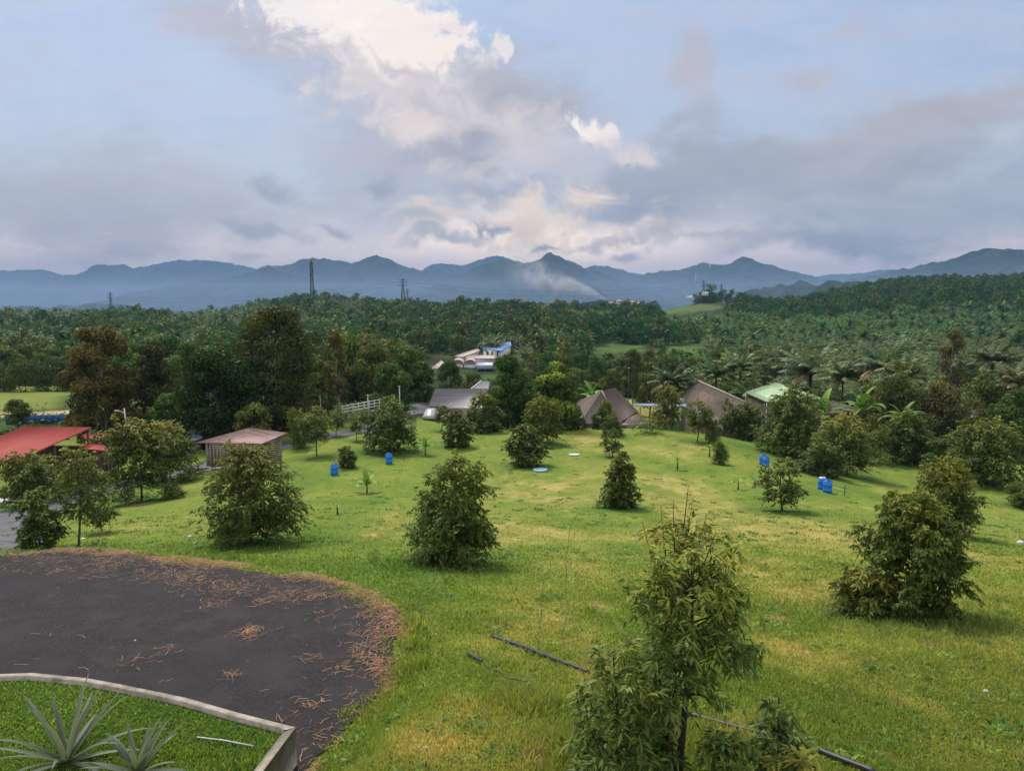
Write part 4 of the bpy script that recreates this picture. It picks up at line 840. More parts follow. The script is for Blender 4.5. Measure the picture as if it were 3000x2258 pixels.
# ------------------------------------------------------------------ woodland and plantation filling the valley
KEEP = [(1250, 1432, 1112, 1216, 112), (1262, 1500, 996, 1072, 335), (1700, 1910, 1142, 1245, 118), (1985, 2195, 1106, 1240, 128), (2178, 2408, 1117, 1180, 124), (1800, 2015, 1160, 1235, 150), (1740, 1890, 1006, 1030, 395), (1945, 2040, 1006, 1030, 395),
        (-400, 195, 1126, 1245, 134), (1180, 1275, 1178, 1226, 112), (1000, 1105, 1175, 1200, 104), (1925, 2112, 893, 917, 760), (2030, 2150, 866, 884, 815), (1405, 1470, 1015, 1045, 335)]
r = np.random.default_rng(99); pts = []
y = 74.0
while y < 1090:
    s = 6.6 if y < 160 else (7.6 if y < 420 else 9.2)
    xs = np.arange(-.86 * y, .86 * y, s); xs = xs + r.uniform(-.42, .42, len(xs)) * s; ys = y + r.uniform(-.42, .42, len(xs)) * s
    pts.append(np.stack([xs, ys], -1)); y += s
pts = np.vstack(pts); x, y = pts[:, 0], pts[:, 1]; a = x / y
Dr = np.interp(a, _sa, _sy)
ok = (y < Dr + 70) & (y > np.where(a > .52, 92, np.where(a > .36, 99, np.where(a > .0, 100, np.where(a > -.13, 122, np.where(a > -.24, 118, 136))))))
for pl in [FIELD, SOIL, YLAWN, FARGREEN[0], FARGREEN[1], HILLGREEN]: ok &= poly_sd(x, y, pl) > 1.5
ok &= ~((poly_sd(x, y, TERRACE) < 0) & (r.random(len(x)) < .75))
ok &= fbm(x / 16, y / 16, 88, 3) < .66
qp = (a > .14) & (y > 112) & (y < 430) & (fbm(x / 60, y / 60, 101, 3) > .42 - .10 * (a > .25)); ok &= ~(qp & (r.random(len(x)) < .5))
x, y, a = x[ok], y[ok], a[ok]; z = H(x, y); n = len(x)
pn = fbm(x / 60, y / 60, 101, 3)
palmy = ((a > .14) & (y > 112) & (y < 560) & (pn > .42 - .10 * (a > .25)) ) | ((a < -.2) & (y > 330) & (pn > .48)) | ((a > -.2) & (a <= .14) & (y > 260) & (pn > .60))
hh = np.where(palmy, r.uniform(5.6, 10.0, n) * np.where(y < 240, 1.18, 1.0), r.uniform(7.0, 12.5, n)) * np.where((y < 170) & (a > -.05) & ~palmy, .62, 1.0) * np.where((y < 118) & (a > .4), .7, 1.0)
keep = np.ones(n, bool)
c_, s_ = math.cos(PITCH), math.sin(PITCH)
dep = y * c_ - z * s_; PXs = 1500 + FPX * x / dep; pyb = 1129 - FPX * (y * s_ + z * c_) / dep; pyt = 1129 - FPX * (y * s_ + (z + hh) * c_) / (y * c_ - (z + hh) * s_); pw = FPX * 3.6 / dep
for x0, x1, y0, y1, dd in KEEP: keep &= ~((y < dd) & (PXs + pw > x0) & (PXs - pw < x1) & (pyt < y1) & (pyb > y0))
x, y, z, a, hh, palmy, pn, PXs = [q[keep] for q in (x, y, z, a, hh, palmy, pn, PXs)]; n = len(x)
inview = (PXs > -60) & (PXs < 3060)
FB = []
for k, (kw, Rf, nl, cl) in enumerate([(DG, .42, 2600, .12), (OG, .40, 2600, .15), (dict(dk=(.036, .070, .018), ol=(.095, .145, .032), fl=(.16, .20, .035), flush=.3), .44, 2600, .12), (BR, .36, 2000, .25), (DG, .36, 2600, .2), (OG, .46, 2800, .1)]):
    FB.append((broadleaf(400 + k, 10.0, 10.0 * Rf, clear=cl, nlobe=28, nl=nl, size=.5, **kw), {}))
FP = [(palm(420 + k, 3.4, 5.4, nf=26, nleaf=14, lw=.34, lf=1.15, dk=(.040, .070, .022), lt=(.120, .155, .048), r0=.3, el1=0.1, arch=.9), {}) for k in range(4)]
ordr = np.argsort(y); nb = npm = 0; rest = []
ZL = ['on the left hillside', 'in the middle of the valley', 'on the right slope']
for i in ordr:
    zi = 0 if a[i] < -.2 else (1 if a[i] < .14 else 2)
    if inview[i] and palmy[i] and npm < 296:
        tc_, ca = FP[int(r.integers(4))]; npm += 1
        plant('oil_palm', 'oil palm with arching feathery fronds in the plantation ' + ZL[zi], 'palm', tc_, (x[i], y[i], z[i]), r.uniform(0, 6.3), hh[i] / 8.0 * r.uniform(.9, 1.1), 'oil palms of the plantation ' + ZL[zi], ('palm_bark', 'frond'), cache=ca)
    elif inview[i] and not palmy[i] and nb < 268:
        k = int(r.choice(6, p=[.26, .17, .30, .02, .15, .10])); tc_, ca = FB[k]; nb += 1; kind = ['dark green', 'olive', 'fresh green', 'brownish', 'dark green', 'olive'][k]
        plant('woodland_tree', kind + ' bushy tree of the dense woodland ' + ZL[zi], 'tree', tc_, (x[i], y[i], z[i] - .3), r.uniform(0, 6.3), hh[i] / 10 * r.uniform(.9, 1.1), 'woodland trees ' + ZL[zi], ('bark', 'leaf_far'), cache=ca, sz=hh[i] / 10)
    else: rest.append(i)
rest = np.array(rest)
# everything farther: low detail canopy, one object per stand
def lowtree(seed, nl, kw):
    tk, cr = broadleaf(seed, 10.0, 4.6, clear=.02, nlobe=14, nl=nl, size=1.25, lobe=(.24, .42), **kw); return np.vstack(cr.v), np.vstack(cr.f), np.vstack(cr.c)
def lowpalm(seed):
    r = np.random.default_rng(seed); b = MB()
    for i in range(26):
        az = i * 2.4 + r.normal(0, .2); e0 = lerp(1.4, -.3, (i / 26)); L_ = 4.9; P = []; h = 0; zz = 4.0; e = e0
        for s in range(5):
            P.append((h * math.cos(az), h * math.sin(az), zz)); h += math.cos(e) * L_ / 4; zz += math.sin(e) * L_ / 4; e -= .32
        P = np.array(P); sx = np.array([-math.sin(az), math.cos(az), 0]); w = np.array([.10, .42, .5, .42, .06])[:, None]
        v = np.concatenate([P + sx * w - [0, 0, .3] * w, P, P - sx * w - [0, 0, .3] * w]); q = np.arange(4)
        b.add(v, np.concatenate([np.stack([q, q + 1, q + 6, q + 5], -1), np.stack([q + 5, q + 6, q + 11, q + 10], -1)]), lerp(np.array([.042, .072, .022]), np.array([.105, .140, .045]), r.random()))
    return np.vstack(b.v), np.vstack(b.f), np.vstack(b.c)
LT = [lowtree(500 + k, 210, kw) for k, kw in enumerate((DG, OG, dict(dk=(.036, .070, .018), ol=(.095, .145, .032)), DG, DG, OG))]; LP = [lowpalm(520 + k) for k in range(4)]
def scatter(idx, protos, href, seed):
    r = np.random.default_rng(seed); b = MB(); pk_ = r.integers(len(protos), size=len(idx))
    for k, (v, f, c) in enumerate(protos):
        ii = idx[pk_ == k]; m_ = len(ii)
        if not m_: continue
        s = hh[ii] / href * r.uniform(.75, 1.35, m_); an = r.uniform(0, 6.3, m_); ca_, sa_ = np.cos(an), np.sin(an)
        V = np.stack([(v[None, :, 0] * ca_[:, None] - v[None, :, 1] * sa_[:, None]) * s[:, None] + x[ii][:, None], (v[None, :, 0] * sa_[:, None] + v[None, :, 1] * ca_[:, None]) * s[:, None] + y[ii][:, None], v[None, :, 2] * s[:, None] + z[ii][:, None] - .4], -1)
        F = (f[None] + (np.arange(m_) * len(v))[:, None, None]).reshape(-1, 4); tint = r.uniform(.78, 1.25, (m_, 1, 1)) * np.stack([r.uniform(.75, 1.08, m_), np.ones(m_), r.uniform(.85, 1.1, m_)], -1)[:, None]
        b.add(V.reshape(-1, 3), F, (c[None] * tint).reshape(-1, 3))
    return b
for lo, hi, nm in ((-9, -.2, 'left'), (-.2, .14, 'middle'), (.14, 9, 'right')):
    s = rest[(a[rest] >= lo) & (a[rest] < hi)]
    lb = {'left': 'on the hillside at left', 'middle': 'on the low ridge in the middle', 'right': 'on the long slope at right'}[nm]
    single('forest_canopy', scatter(s[~palmy[s]], LT, 10.0, 3), M['leaf_far'], 'dense far woodland canopy ' + lb, None, (0, 0, 0), kind='stuff')
    single('palm_plantation', scatter(s[palmy[s]], LP, 8.0, 4), M['leaf_far'], 'massed far oil palms ' + lb, None, (0, 0, 0), kind='stuff')
# undergrowth on the valley floor between the trees
r = np.random.default_rng(123); n = 46000; v = r.uniform(1 / 420, 1 / 84, n); y_ = 1 / v; x_ = r.uniform(-.8, .8, n) * y_; a_ = x_ / y_
ok = (y_ > np.where(a_ > .46, 93, np.where(a_ > .36, 97, np.where(a_ > -.13, 99, 96))))
for pl in [FIELD, SOIL, YLAWN, FARGREEN[0], FARGREEN[1]]: ok &= poly_sd(x_, y_, pl) > .5
ok &= ~((a_ > -.155) & (a_ < -.09) & (y_ < 112)) & (fbm(x_ / 9, y_ / 9, 7, 3) > .42)
x_, y_ = x_[ok], y_[ok]; n = len(x_); P = np.stack([x_, y_, H(x_, y_) + r.uniform(.05, .9, n)], -1); N = np.array([0, 0, .8]) + r.normal(0, .6, (n, 3)); b = MB()
leaves(b, P, np.cross(N, r.normal(0, 1, (n, 3))), N, .55 * r.uniform(.6, 1.6, n) * (y_ / 140) ** .5, .4 * (y_ / 140) ** .5, lerp(np.array([.03, .055, .015]), np.array([.10, .14, .035]), (r.random(n) * fbm(x_ / 12, y_ / 12, 9) * 1.6)[:, None]), False, .1)
single('undergrowth', b, M['leaf_far'], 'rough green undergrowth between the trees of the valley', None, (0, 0, 0), kind='stuff')

# ------------------------------------------------------------------ concrete wall of the raised planter
wl = MB(); wp = WALL[:]; Wi = []
def offs(path, d):
    P = np.array(path); T = np.gradient(P, axis=0); T /= np.linalg.norm(T, axis=1)[:, None]; return P + np.stack([T[:, 1], -T[:, 0]], -1) * d
fine = []
for a_, b_ in zip(WALL[:-1], WALL[1:]):
    for s in np.linspace(0, 1, 7)[:-1]: fine.append(lerp(np.array(a_), np.array(b_), s))
fine.append(np.array(WALL[-1])); fine = np.array(fine); inner = offs(fine, .105)
r = np.random.default_rng(4); zt = ZWALL + np.zeros(len(fine))
dirE = np.array(WALL2) - np.array(WALL[-1]); dirE /= np.linalg.norm(dirE); nE_ = np.array([dirE[1], -dirE[0]])
inner[-1] = np.array(WALL[-1]) + nE_ * .105 + (inner[-1] - np.array(WALL[-1])) * 1.0
m_ = len(fine); V = np.concatenate([np.column_stack([fine, zt]), np.column_stack([inner, zt + .006]), np.column_stack([fine, np.full(m_, ZPAD - .3)]), np.column_stack([inner, np.full(m_, ZPAD - .3)])])
i = np.arange(m_ - 1); wl.add(V, [np.concatenate([np.stack([i, i + 1, i + 1 + m_, i + m_], -1), np.stack([i + 2 * m_, i + 1 + 2 * m_, i + 1, i], -1), np.stack([i + m_, i + 1 + m_, i + 1 + 3 * m_, i + 3 * m_], -1)]), np.array([[m_ - 1, 2 * m_ - 1, 4 * m_ - 1, 3 * m_ - 1], [0, m_, 3 * m_, 2 * m_]])])
c0 = np.array(WALL[-1]); 
q = [c0 + dirE * .002, c0 + dirE * 1.9, c0 + dirE * 1.9 + nE_ * .12, c0 + nE_ * .12 + dirE * .13]
wl.slab([(p[0], p[1], ZWALL - .004) for p in (q[3], q[2], q[1], q[0])], .95)
m, t, o = mat('concrete'); p_ = objc(t); a_ = noise(t, p_, 5, 7, .7); b_ = noise(t, p_, 40, 4, .7); d_ = noise(t, p_, 1.6, 5, .65)
c = mixc(t, mapr(t, a_, .3, .7), (.24, .21, .165), (.40, .36, .30)); c = mixc(t, mapr(t, d_, .5, .66, 0, .7), c, (.11, .10, .075)); c = mixc(t, mapr(t, b_, .60, .72, 0, .7), c, (.12, .11, .09))
princ(t, o, c, .9, .15, bump(t, b_, .5, .01)); M['concrete'] = m
single('retaining_wall', wl, m, 'low weathered concrete wall curving between the asphalt and the planted bed', 'wall', (float(c0[0]), float(c0[1]), ZPAD))

# planted bed inside the wall
bedp = [tuple(p) for p in inner] + [tuple(c0 + dirE * 1.9 + nE_ * .105), (WALL2[0] - 1.2, 5.0), (-14, 5.0)]; b = MB(); b.add([(p[0], p[1], ZPLANT + .012) for p in bedp], np.arange(len(bedp))[None, ::-1], (.055, .10, .024)); tag(obj('planted_bed', b.mesh('planted_bed', M['ground'])), 'green planted bed behind the low wall', kind='structure')
# pineapple plants
def pineapple(px, py, sc, seed, label):
    g = at_z(px, py, ZPLANT); t_ = thing('pineapple_plant', label, 'plant', (g[0], g[1], ZPLANT - .02), 0, 'pineapple plants in the bed'); r = np.random.default_rng(seed); b = MB()
    n = 22
    for k in range(n):
        az = k * 2.39996 + r.normal(0, .2); el = lerp(1.45, .12, (k / n) ** .85) + r.normal(0, .08); L_ = sc * lerp(.75, 1.0, r.random()); sg = 12; ss = np.linspace(0, 1, sg); e = el - .55 * ss ** 2 * (.5 + r.random())
        st = L_ / (sg - 1); h = np.concatenate([[0], np.cumsum(np.cos(e[:-1]) * st)]); zz = np.concatenate([[0], np.cumsum(np.sin(e[:-1]) * st)])
        ax = np.array([math.cos(az), math.sin(az), 0]); sx = np.array([-ax[1], ax[0], 0]); P = np.array([0, 0, .06]) + ax * .03 + h[:, None] * ax + zz[:, None] * np.array([0, 0, 1.0])
        w = .034 * (1 - ss ** 1.6) ** .8 * (1 + .25 * np.sin(np.minimum(ss * 3, math.pi))) + .0012; up = -np.sin(e)[:, None] * ax + np.cos(e)[:, None] * np.array([0, 0, 1.0])
        v = np.concatenate([P + sx * w[:, None] + up * w[:, None] * .5, P + sx * w[:, None] * .4 , P - sx * w[:, None] * .4, P - sx * w[:, None] + up * w[:, None] * .5]); a = np.arange(sg - 1)
        q = np.concatenate([np.stack([a + j * sg, a + 1 + j * sg, a + 1 + (j + 1) * sg, a + (j + 1) * sg], -1) for j in range(3)])
        base = lerp(np.array([.085, .125, .085]), np.array([.19, .235, .165]), r.random()); red = np.array([.19, .13, .10]); cm = np.concatenate([np.tile(lerp(base, red, .35), (sg, 1)), np.tile(base * .8, (sg, 1)), np.tile(base * .8, (sg, 1)), np.tile(lerp(base, np.array([.2, .22, .17]), .5), (sg, 1))]) * (.85 + .35 * np.tile(ss, 4))[:, None]
        b.add(v, q, cm)
    obj('leaves', b.mesh('leaves', M['frond'], smooth=True), t_); c_ = MB(); c_.tube([(0, 0, -.02), (.01, 0, .06), (.015, 0, .13)], [.05, .045, .02], 8, (.22, .14, .09)); obj('stem', c_.mesh('stem', M['bark'], smooth=True), t_)
pineapple(195, 2240, 1.12, 3, 'large pineapple plant with long stiff grey green leaves in the bottom left corner')
pineapple(402, 2275, .78, 8, 'smaller pineapple plant right of the large one, cut by the bottom edge')
def simple(name, c, rough=.6, spec=.3, c2=None, scale=6):
    M[name] = rough_mat(name, c, c2 or tuple(x * .8 for x in c), scale, rough, .15, .01, spec=spec)
simple('white_plastic', (.62, .62, .60), .5); simple('black_plastic', (.018, .019, .022), .45, .4, (.05, .052, .058)); simple('blue_plastic', (.010, .13, .50), .38, .45, (.02, .19, .60), 3); simple('blue_lid', (.008, .07, .26), .45); simple('pale_blue_sheet', (.22, .48, .58), .5)
simple('steel', (.16, .17, .18), .5, .4); simple('dark_steel', (.05, .052, .06), .6, .3); simple('white_paint', (.62, .61, .58), .6, .25, (.5, .49, .46)); simple('cream', (.50, .46, .37), .8, .2, (.42, .38, .30)); simple('timber', (.14, .10, .07), .9, .15, (.075, .055, .042), 9); simple('grey_timber', (.33, .29, .24), .9, .15, (.22, .19, .155), 9)
simple('glass', (.03, .035, .04), .15, .5); simple('stone', (.42, .39, .35), .9, .15); simple('tyre', (.02, .02, .02), .8); simple('hoarding', (.012, .055, .19), .5, .3, (.018, .08, .25), 2); simple('lamp_glass', (.55, .55, .5), .4); simple('brick', (.28, .15, .10), .9); simple('pinkwall', (.5, .4, .36), .8)
g1, g2 = at_z(578, 2170, ZPLANT), at_z(742, 2196, ZPLANT); b = MB(); b.tube([g1 + [0, 0, .06], lerp(g1, g2, .5) + [0, 0, .075], g2 + [0, 0, .06]], .008, 6)
single('plastic_rod', b, M['white_plastic'], 'thin white plastic rod lying in the grass of the planted bed', 'rod', g1)

# hoses and pipes on the lawn
def pipe(px, rad, name, label, cat, mt, lift=1.0, wob=0.0):
    P = np.array([ground(*p) for p in px]); s = np.linspace(0, len(P) - 1, (len(P) - 1) * 10 + 1); Q = np.stack([np.interp(s, np.arange(len(P)), P[:, k]) for k in range(2)], -1)
    if wob: Q = Q + wob * np.stack([vn(s * 2.1, s * 0, 3) - .5, vn(s * 2.7, s * 0 + 4, 5) - .5], -1)
    z = H(Q[:, 0], Q[:, 1]) + rad * lift; b = MB(); b.tube(np.column_stack([Q, z]), rad, 7); return single(name, b, mt, label, cat, P[0], 'irrigation pipes and hoses on the lawn', smooth=True)
pipe([(1440, 1868), (1530, 1898), (1620, 1934), (1725, 1974)], .034, 'irrigation_pipe', 'thick black pipe in the grass left of the tall sapling', 'pipe', M['black_plastic'], 1.2)
pipe([(2020, 2098), (2130, 2130), (2290, 2172)], .03, 'irrigation_pipe', 'black pipe behind the tall sapling running right', 'pipe', M['black_plastic'], 1.5)
pipe([(2400, 2212), (2450, 2232), (2560, 2275)], .034, 'irrigation_pipe', 'black pipe end at the bottom edge, right of the saplings', 'pipe', M['black_plastic'], 2.0)
pipe([(1374, 1926), (1412, 1946)], .03, 'irrigation_pipe', 'short black pipe stub lying alone in the grass', 'pipe', M['black_plastic'], 2.2)
pipe([(1694, 1500), (1668, 1545), (1658, 1640), (1664, 1760), (1650, 1870)], .011, 'garden_hose', 'dark thin hose running up the middle of the lawn', 'hose', M['black_plastic'], 1.0, .12)
pipe([(1595, 1680), (1578, 1840), (1574, 1920), (1556, 2050), (1564, 2120)], .011, 'garden_hose', 'dark thin hose crossing the thick black pipe', 'hose', M['black_plastic'], 1.0, .1)
pipe([(1410, 1946), (1480, 1985), (1545, 2005)], .014, 'garden_hose', 'thin hose from the short black pipe stub', 'hose', M['black_plastic'], 2.0, .12)

# blue drums
def drum_meshes():
    b = MB(); prof = [(.27, 0), (.29, .03), (.295, .2), (.305, .22), (.305, .25), (.292, .27), (.292, .58), (.305, .60), (.305, .63), (.292, .65), (.285, .80), (.25, .86), (.215, .885)]
    n = 20; th_ = np.arange(n) * 2 * math.pi / n; V = np.concatenate([np.stack([rd * np.cos(th_), rd * np.sin(th_), np.full(n, z_)], -1) for rd, z_ in prof]); i = np.arange(len(prof) - 1)[:, None] * n; j = np.arange(n)[None]; k = (j + 1) % n
    b.add(V, [np.stack([i + j, i + k, i + n + k, i + n + j], -1).reshape(-1, 4), np.arange(n)[None, ::-1]])
    l = MB(); l.tube([(0, 0, .87), (0, 0, .915)], [.225, .22], 20); h = MB()
    for s in (-1, 1): h.tube([(s * .13, -.05, .91), (s * .13, 0, .95), (s * .13, .05, .91)], .014, 5)
    return b.mesh('body', M['blue_plastic'], smooth=True), l.mesh('lid', M['blue_lid']), h.mesh('handle', M['blue_lid'])
DM = drum_meshes()
for px, py, rz, lid, lb in ((980, 1391, 0, 0, 'blue plastic drum beside the thin stemmed tree on the left lawn'), (1140, 1358, 1, 0, 'single blue plastic drum in front of the large conical tree'), (2234, 1361, 2, 0, 'blue plastic drum, rear one of the pair left of the yellow tipped tree'), (2243, 1367, .4, 0, 'blue plastic drum, front one of the pair left of the yellow tipped tree'),
                       (2408, 1434, 1.5, 1, 'blue plastic drum with a white lid, rear one of the right hand pair'), (2424, 1443, .8, 0, 'blue plastic drum with a dark lid, front one of the right hand pair')):
    g = ground(px, py); t_ = thing('plastic_drum', lb, 'drum', g - [0, 0, .02], rz, 'blue plastic drums on the lawn'); t_.scale = (1.08,) * 3
    obj('body', DM[0], t_); lo = obj('lid', DM[1], t_); obj('handle', DM[2], lo)
    if lid: me = DM[1].copy(); me.materials.clear(); me.materials.append(M['white_plastic']); lo.data = me; lo['label'] = 'white lid'
g = ground(2474, 1452); b = MB(); b.tube([g - [0, 0, .1], g + [0, 0, .85]], .03, 6); t_ = thing('stand_pipe', 'thin standing pipe with a feed line to the right hand drums', 'pipe', g); part('post', b, M['dark_steel'], t_)
b = MB(); g2 = ground(2436, 1440); b.tube([g + [0, 0, .42], lerp(g, g2, .5) + [0, 0, .4], g2 + [0, 0, .38]], .014, 5); part('feed_line', b, M['white_plastic'], t_)
g = ground(1181, 1349); b = MB(); b.tube([g - [0, 0, .1], g + [0, 0, .9]], .025, 6); b.box(g + [0, 0, .9], (.07, .07, .06)); single('stake', b, M['dark_steel'], 'thin dark stake right of the single blue drum', 'stake', g)
for px, py, w, l, hgt, mt, nm, lb in ((1584, 1377, 1.4, .75, .12, 'pale_blue_sheet', 'plastic_sheet', 'crumpled light blue plastic sheet lying on the lawn'), (1684, 1333, 1.25, .45, .08, 'white_plastic', 'white_board', 'pale board lying flat in the far part of the lawn')):
    g = ground(px, py); b = MB(); nx = 16; u, v = np.meshgrid(np.linspace(-.5, .5, nx), np.linspace(-.5, .5, nx)); edge = 1 - .18 * vn(np.arctan2(v, u) * 2, u * 0, 3) ; rr_ = np.sqrt(np.clip(1 - .35 * (4 * u * u) * (4 * v * v), .4, 1))
    X_ = g[0] + u * w * rr_ * edge; Y_ = g[1] + v * l * rr_ * edge * 2.2; Z_ = H(X_, Y_) + .05 + hgt * fbm(u * 5, v * 5, 4) * (1 - (2 * np.maximum(abs(u), abs(v))) ** 4) + .03
    i = (np.arange(nx - 1)[:, None] * nx + np.arange(nx - 1)[None]).ravel(); b.add(np.stack([X_, Y_, Z_], -1).reshape(-1, 3), np.stack([i, i + 1, i + nx + 1, i + nx], -1)); o_ = single(nm, b, M[mt], lb, 'sheet' if nm[0] == 'p' else 'board', g, smooth=True); md = o_.modifiers.new('thickness', 'SOLIDIFY'); md.thickness = .02
for i_, (px, py, s, mt, lb) in enumerate(((1247, 2195, .045, 'stone', 'pale stone in the grass near the bottom, left of the saplings'), (1136, 2138, .03, 'stone', 'small pale stone in the grass right of the planter wall'), (1416, 2232, .03, 'stone', 'small pale stone at the bottom edge'), (243, 1581, .10, 'white_plastic', 'white scrap at the foot of the tall thin stemmed tree'), (556, 1574, .10, 'white_plastic', 'white scrap on the grass left of the wide bushy tree'), (573, 1592, .08, 'white_plastic', 'white scrap nearer the asphalt, left of the wide bushy tree'),
                                    (396, 1880, .02, 'white_plastic', 'tiny white pebble on the asphalt'), (1128, 1812, .03, 'stone', 'pale pebble on the straw at the asphalt edge'), (2543, 1963, .05, 'white_plastic', 'white scrap on the right lawn'), (2990, 1592, .16, 'white_plastic', 'white scrap at the right edge of the lawn'), (2888, 2028, .05, 'stone', 'pale stone on the right lawn'))):
    g = ground(px, py); g[2] = max(g[2], ZPAD if (py > 1700 and px < 1150) else -99); bm_ = MB(); n = 9; r = np.random.default_rng(i_); th_ = np.linspace(0, 2 * math.pi, n + 1)[:-1]
    rings = [np.stack([np.cos(th_) * q * r.uniform(.8, 1.15, n), np.sin(th_) * q * .7 * r.uniform(.8, 1.15, n), np.full(n, zz)], -1) for q, zz in ((.8, -.2), (1.1, .25), (.9, .7), (.45, .95))]; V = np.concatenate(rings) * s + g; q = np.arange(3)[:, None] * n; j = np.arange(n)[None]; k = (j + 1) % n
    bm_.add(V, [np.stack([q + j, q + k, q + n + k, q + n + j], -1).reshape(-1, 4), (np.arange(n) + 3 * n)[None]]); single('stone' if mt == 'stone' else 'litter_scrap', bm_, M[mt], lb, 'stone' if mt == 'stone' else 'litter', g)

# ------------------------------------------------------------------ buildings
def rz_(px, py, z): return at_z(px, py, z)
def walls(b, foot, z0, z1, th=.15):
    """wall plates along the sides of a footprint, z1 a number or one height per corner"""
    n = len(foot); zs = np.broadcast_to(z1, (n,)); cen = np.mean(np.array(foot), axis=0)
    for k in range(n):
        a_, b_ = np.array(foot[k]), np.array(foot[(k + 1) % n]); e = (b_ - a_) / np.linalg.norm(b_ - a_); nn = np.array([-e[1], e[0]]); nn = nn if nn @ (cen - a_) > 0 else -nn; b1 = b_ - e * th * .5; a1 = a_ + e * th * .5
        p = [a1, b1, b1 + nn * th, a1 + nn * th]; zt_ = [zs[k], zs[(k + 1) % n]] * 1; V = [(*p[0], z0), (*p[1], z0), (*p[2], z0), (*p[3], z0), (*p[0], zt_[0]), (*p[1], zt_[1]), (*p[2], zt_[1]), (*p[3], zt_[0])]
        b.add(V, np.array([[0, 1, 5, 4], [1, 2, 6, 5], [2, 3, 7, 6], [3, 0, 4, 7], [4, 5, 6, 7]]))
def shrink(pts, f):
    P = np.array([p[:2] for p in pts]); c = P.mean(0); return [tuple(c + (p - c) * f) for p in P]
# red roofed barn
A, B_ = rz_(69, 1249, -11.4), rz_(268, 1251, -11.4); C_ = rz_(45, 1350, -12.55); D_ = A + (C_ - B_); 
base = np.array([A[0], C_[1], hz(A[0], 60.0)]); barn = thing('open_barn', 'open timber barn with a large red sheet roof at the left edge', 'barn', base)
M['red_sheet'] = sheet_mat('red_sheet', (.25, .044, .036), (.31, .058, .048), math.degrees(math.atan2((B_ - C_)[1], (B_ - C_)[0])), .28, .75, .12, (.26, .05, .042))
b = MB(); b.slab([D_, C_, B_, A], .09); part('roof', b, M['red_sheet'], barn)
b = MB(); 
for P in (D_, C_, B_, A, lerp(C_, B_, .5), lerp(D_, C_, .5)):
    Q = lerp(P, (A + C_) / 2, .06)
    pb = MB(); pb.tube([(Q[0], Q[1], hz(Q[0], Q[1]) - .2), (Q[0], Q[1], Q[2] - .2)], .09, 6); part('post', pb, M['timber'], barn)
for s in (.03, .35, .68, .97):
    b.bar(lerp(D_, A, s) - [0, 0, .18], lerp(C_, B_, s) - [0, 0, .18], .12)
part('roof_frame', b, M['timber'], barn)
b = MB(); f = shrink([D_, C_, B_, A], .9); walls(b, [f[3], f[2]], base[2], A[2] - 1.6); part('back_wall', b, M['timber'], barn)
for lbn, quad, zz in (('upper', [(239, 1278, -12.45), (276, 1285, -12.55), (345, 1269, -12.3), (254, 1267, -12.25)], 0), ('lower', [(231, 1313, -12.95), (319, 1320, -13.1), (304, 1302, -12.85), (238, 1297, -12.8)], 0)):
    Q = [rz_(*q) for q in quad]; c = np.mean(Q, axis=0); ln = thing('lean_to_shed', lbn + ' of the two small red roofed lean-to sheds beside the barn', 'shed', (c[0], c[1], hz(c[0], c[1])), 0, 'red lean-to sheds'); b = MB(); b.slab(Q, .07); part('roof', b, M['red_sheet'], ln)
    for q in Q:
        pb = MB(); e = lerp(q, c, .08); pb.tube([(e[0], e[1], hz(e[0], e[1]) - .2), (e[0], e[1], e[2] - .09)], .07, 5); part('post', pb, M['timber'], ln)
    b = MB(); f = shrink(Q, .85); walls(b, [f[3], f[2]], hz(*f[2]) - .1, c[2] - .9, .08); part('wall', b, M['timber'], ln)
# wooden hut
L_, T_, R_, N_ = rz_(575, 1295, -13.45), rz_(729, 1253, -12.5), rz_(843, 1267, -12.75), rz_(766, 1299, -13.4); c = np.mean([L_, T_, R_, N_], axis=0)
hut = thing('wooden_hut', 'small wooden hut with a rusty ribbed sheet roof behind the wide bushy tree', 'hut', (c[0], c[1], hz(c[0], c[1])))
M['rust_sheet'] = sheet_mat('rust_sheet', (.20, .115, .105), (.30, .21, .19), math.degrees(math.atan2((T_ - L_)[1], (T_ - L_)[0])) - 55, .35, .7, .2, (.36, .31, .29), .8)
b = MB(); b.slab([L_, N_, R_, T_], .08); part('roof', b, M['rust_sheet'], hut); f = shrink([L_, N_, R_, T_], .84); f = [f[0] * 1, *f[1:]]
b = MB(); zs = [L_[2] - .14, N_[2] - .14, R_[2] - .2, T_[2] - .3]; zb = hz(f[1][0], f[1][1]) - .3; walls(b, f, zb - .8, zs, .1)
m, t, o = mat('plank_wall'); w_ = node(t, 'ShaderNodeTexWave', wave_type='BANDS', bands_direction='Z'); w_.inputs['Scale'].default_value = 1.6; w_.inputs['Distortion'].default_value = .8; t.links.new(objc(t), w_.inputs[0]); cc_ = mixc(t, mapr(t, w_.outputs[0], .2, .5), (.06, .048, .036), mixc(t, noise(t, objc(t), 6, 5), (.20, .165, .125), (.36, .31, .25))); princ(t, o, cc_, .9, .15, bump(t, w_.outputs[0], .8, .04)); M['plank_wall'] = m
part('wall', b, m, hut)
b = MB(); e0, e1 = np.array([*f[0], 0]), np.array([*f[1], 0])
for s in np.linspace(.04, .96, 16): p = lerp(e0, e1, s); b.box((p[0], p[1] - .06, (zb + zs[1]) / 2 + .05), (.16, .05, zs[1] - zb - .1), math.atan2((e1 - e0)[1], (e1 - e0)[0]))
part('front_boards', b, M['grey_timber'], hut)
r = np.random.default_rng(8); cpl = ground(610, 1384); tp = thing('timber_pile', 'pile of pale boards and rubble left of the hut', 'timber pile', cpl)
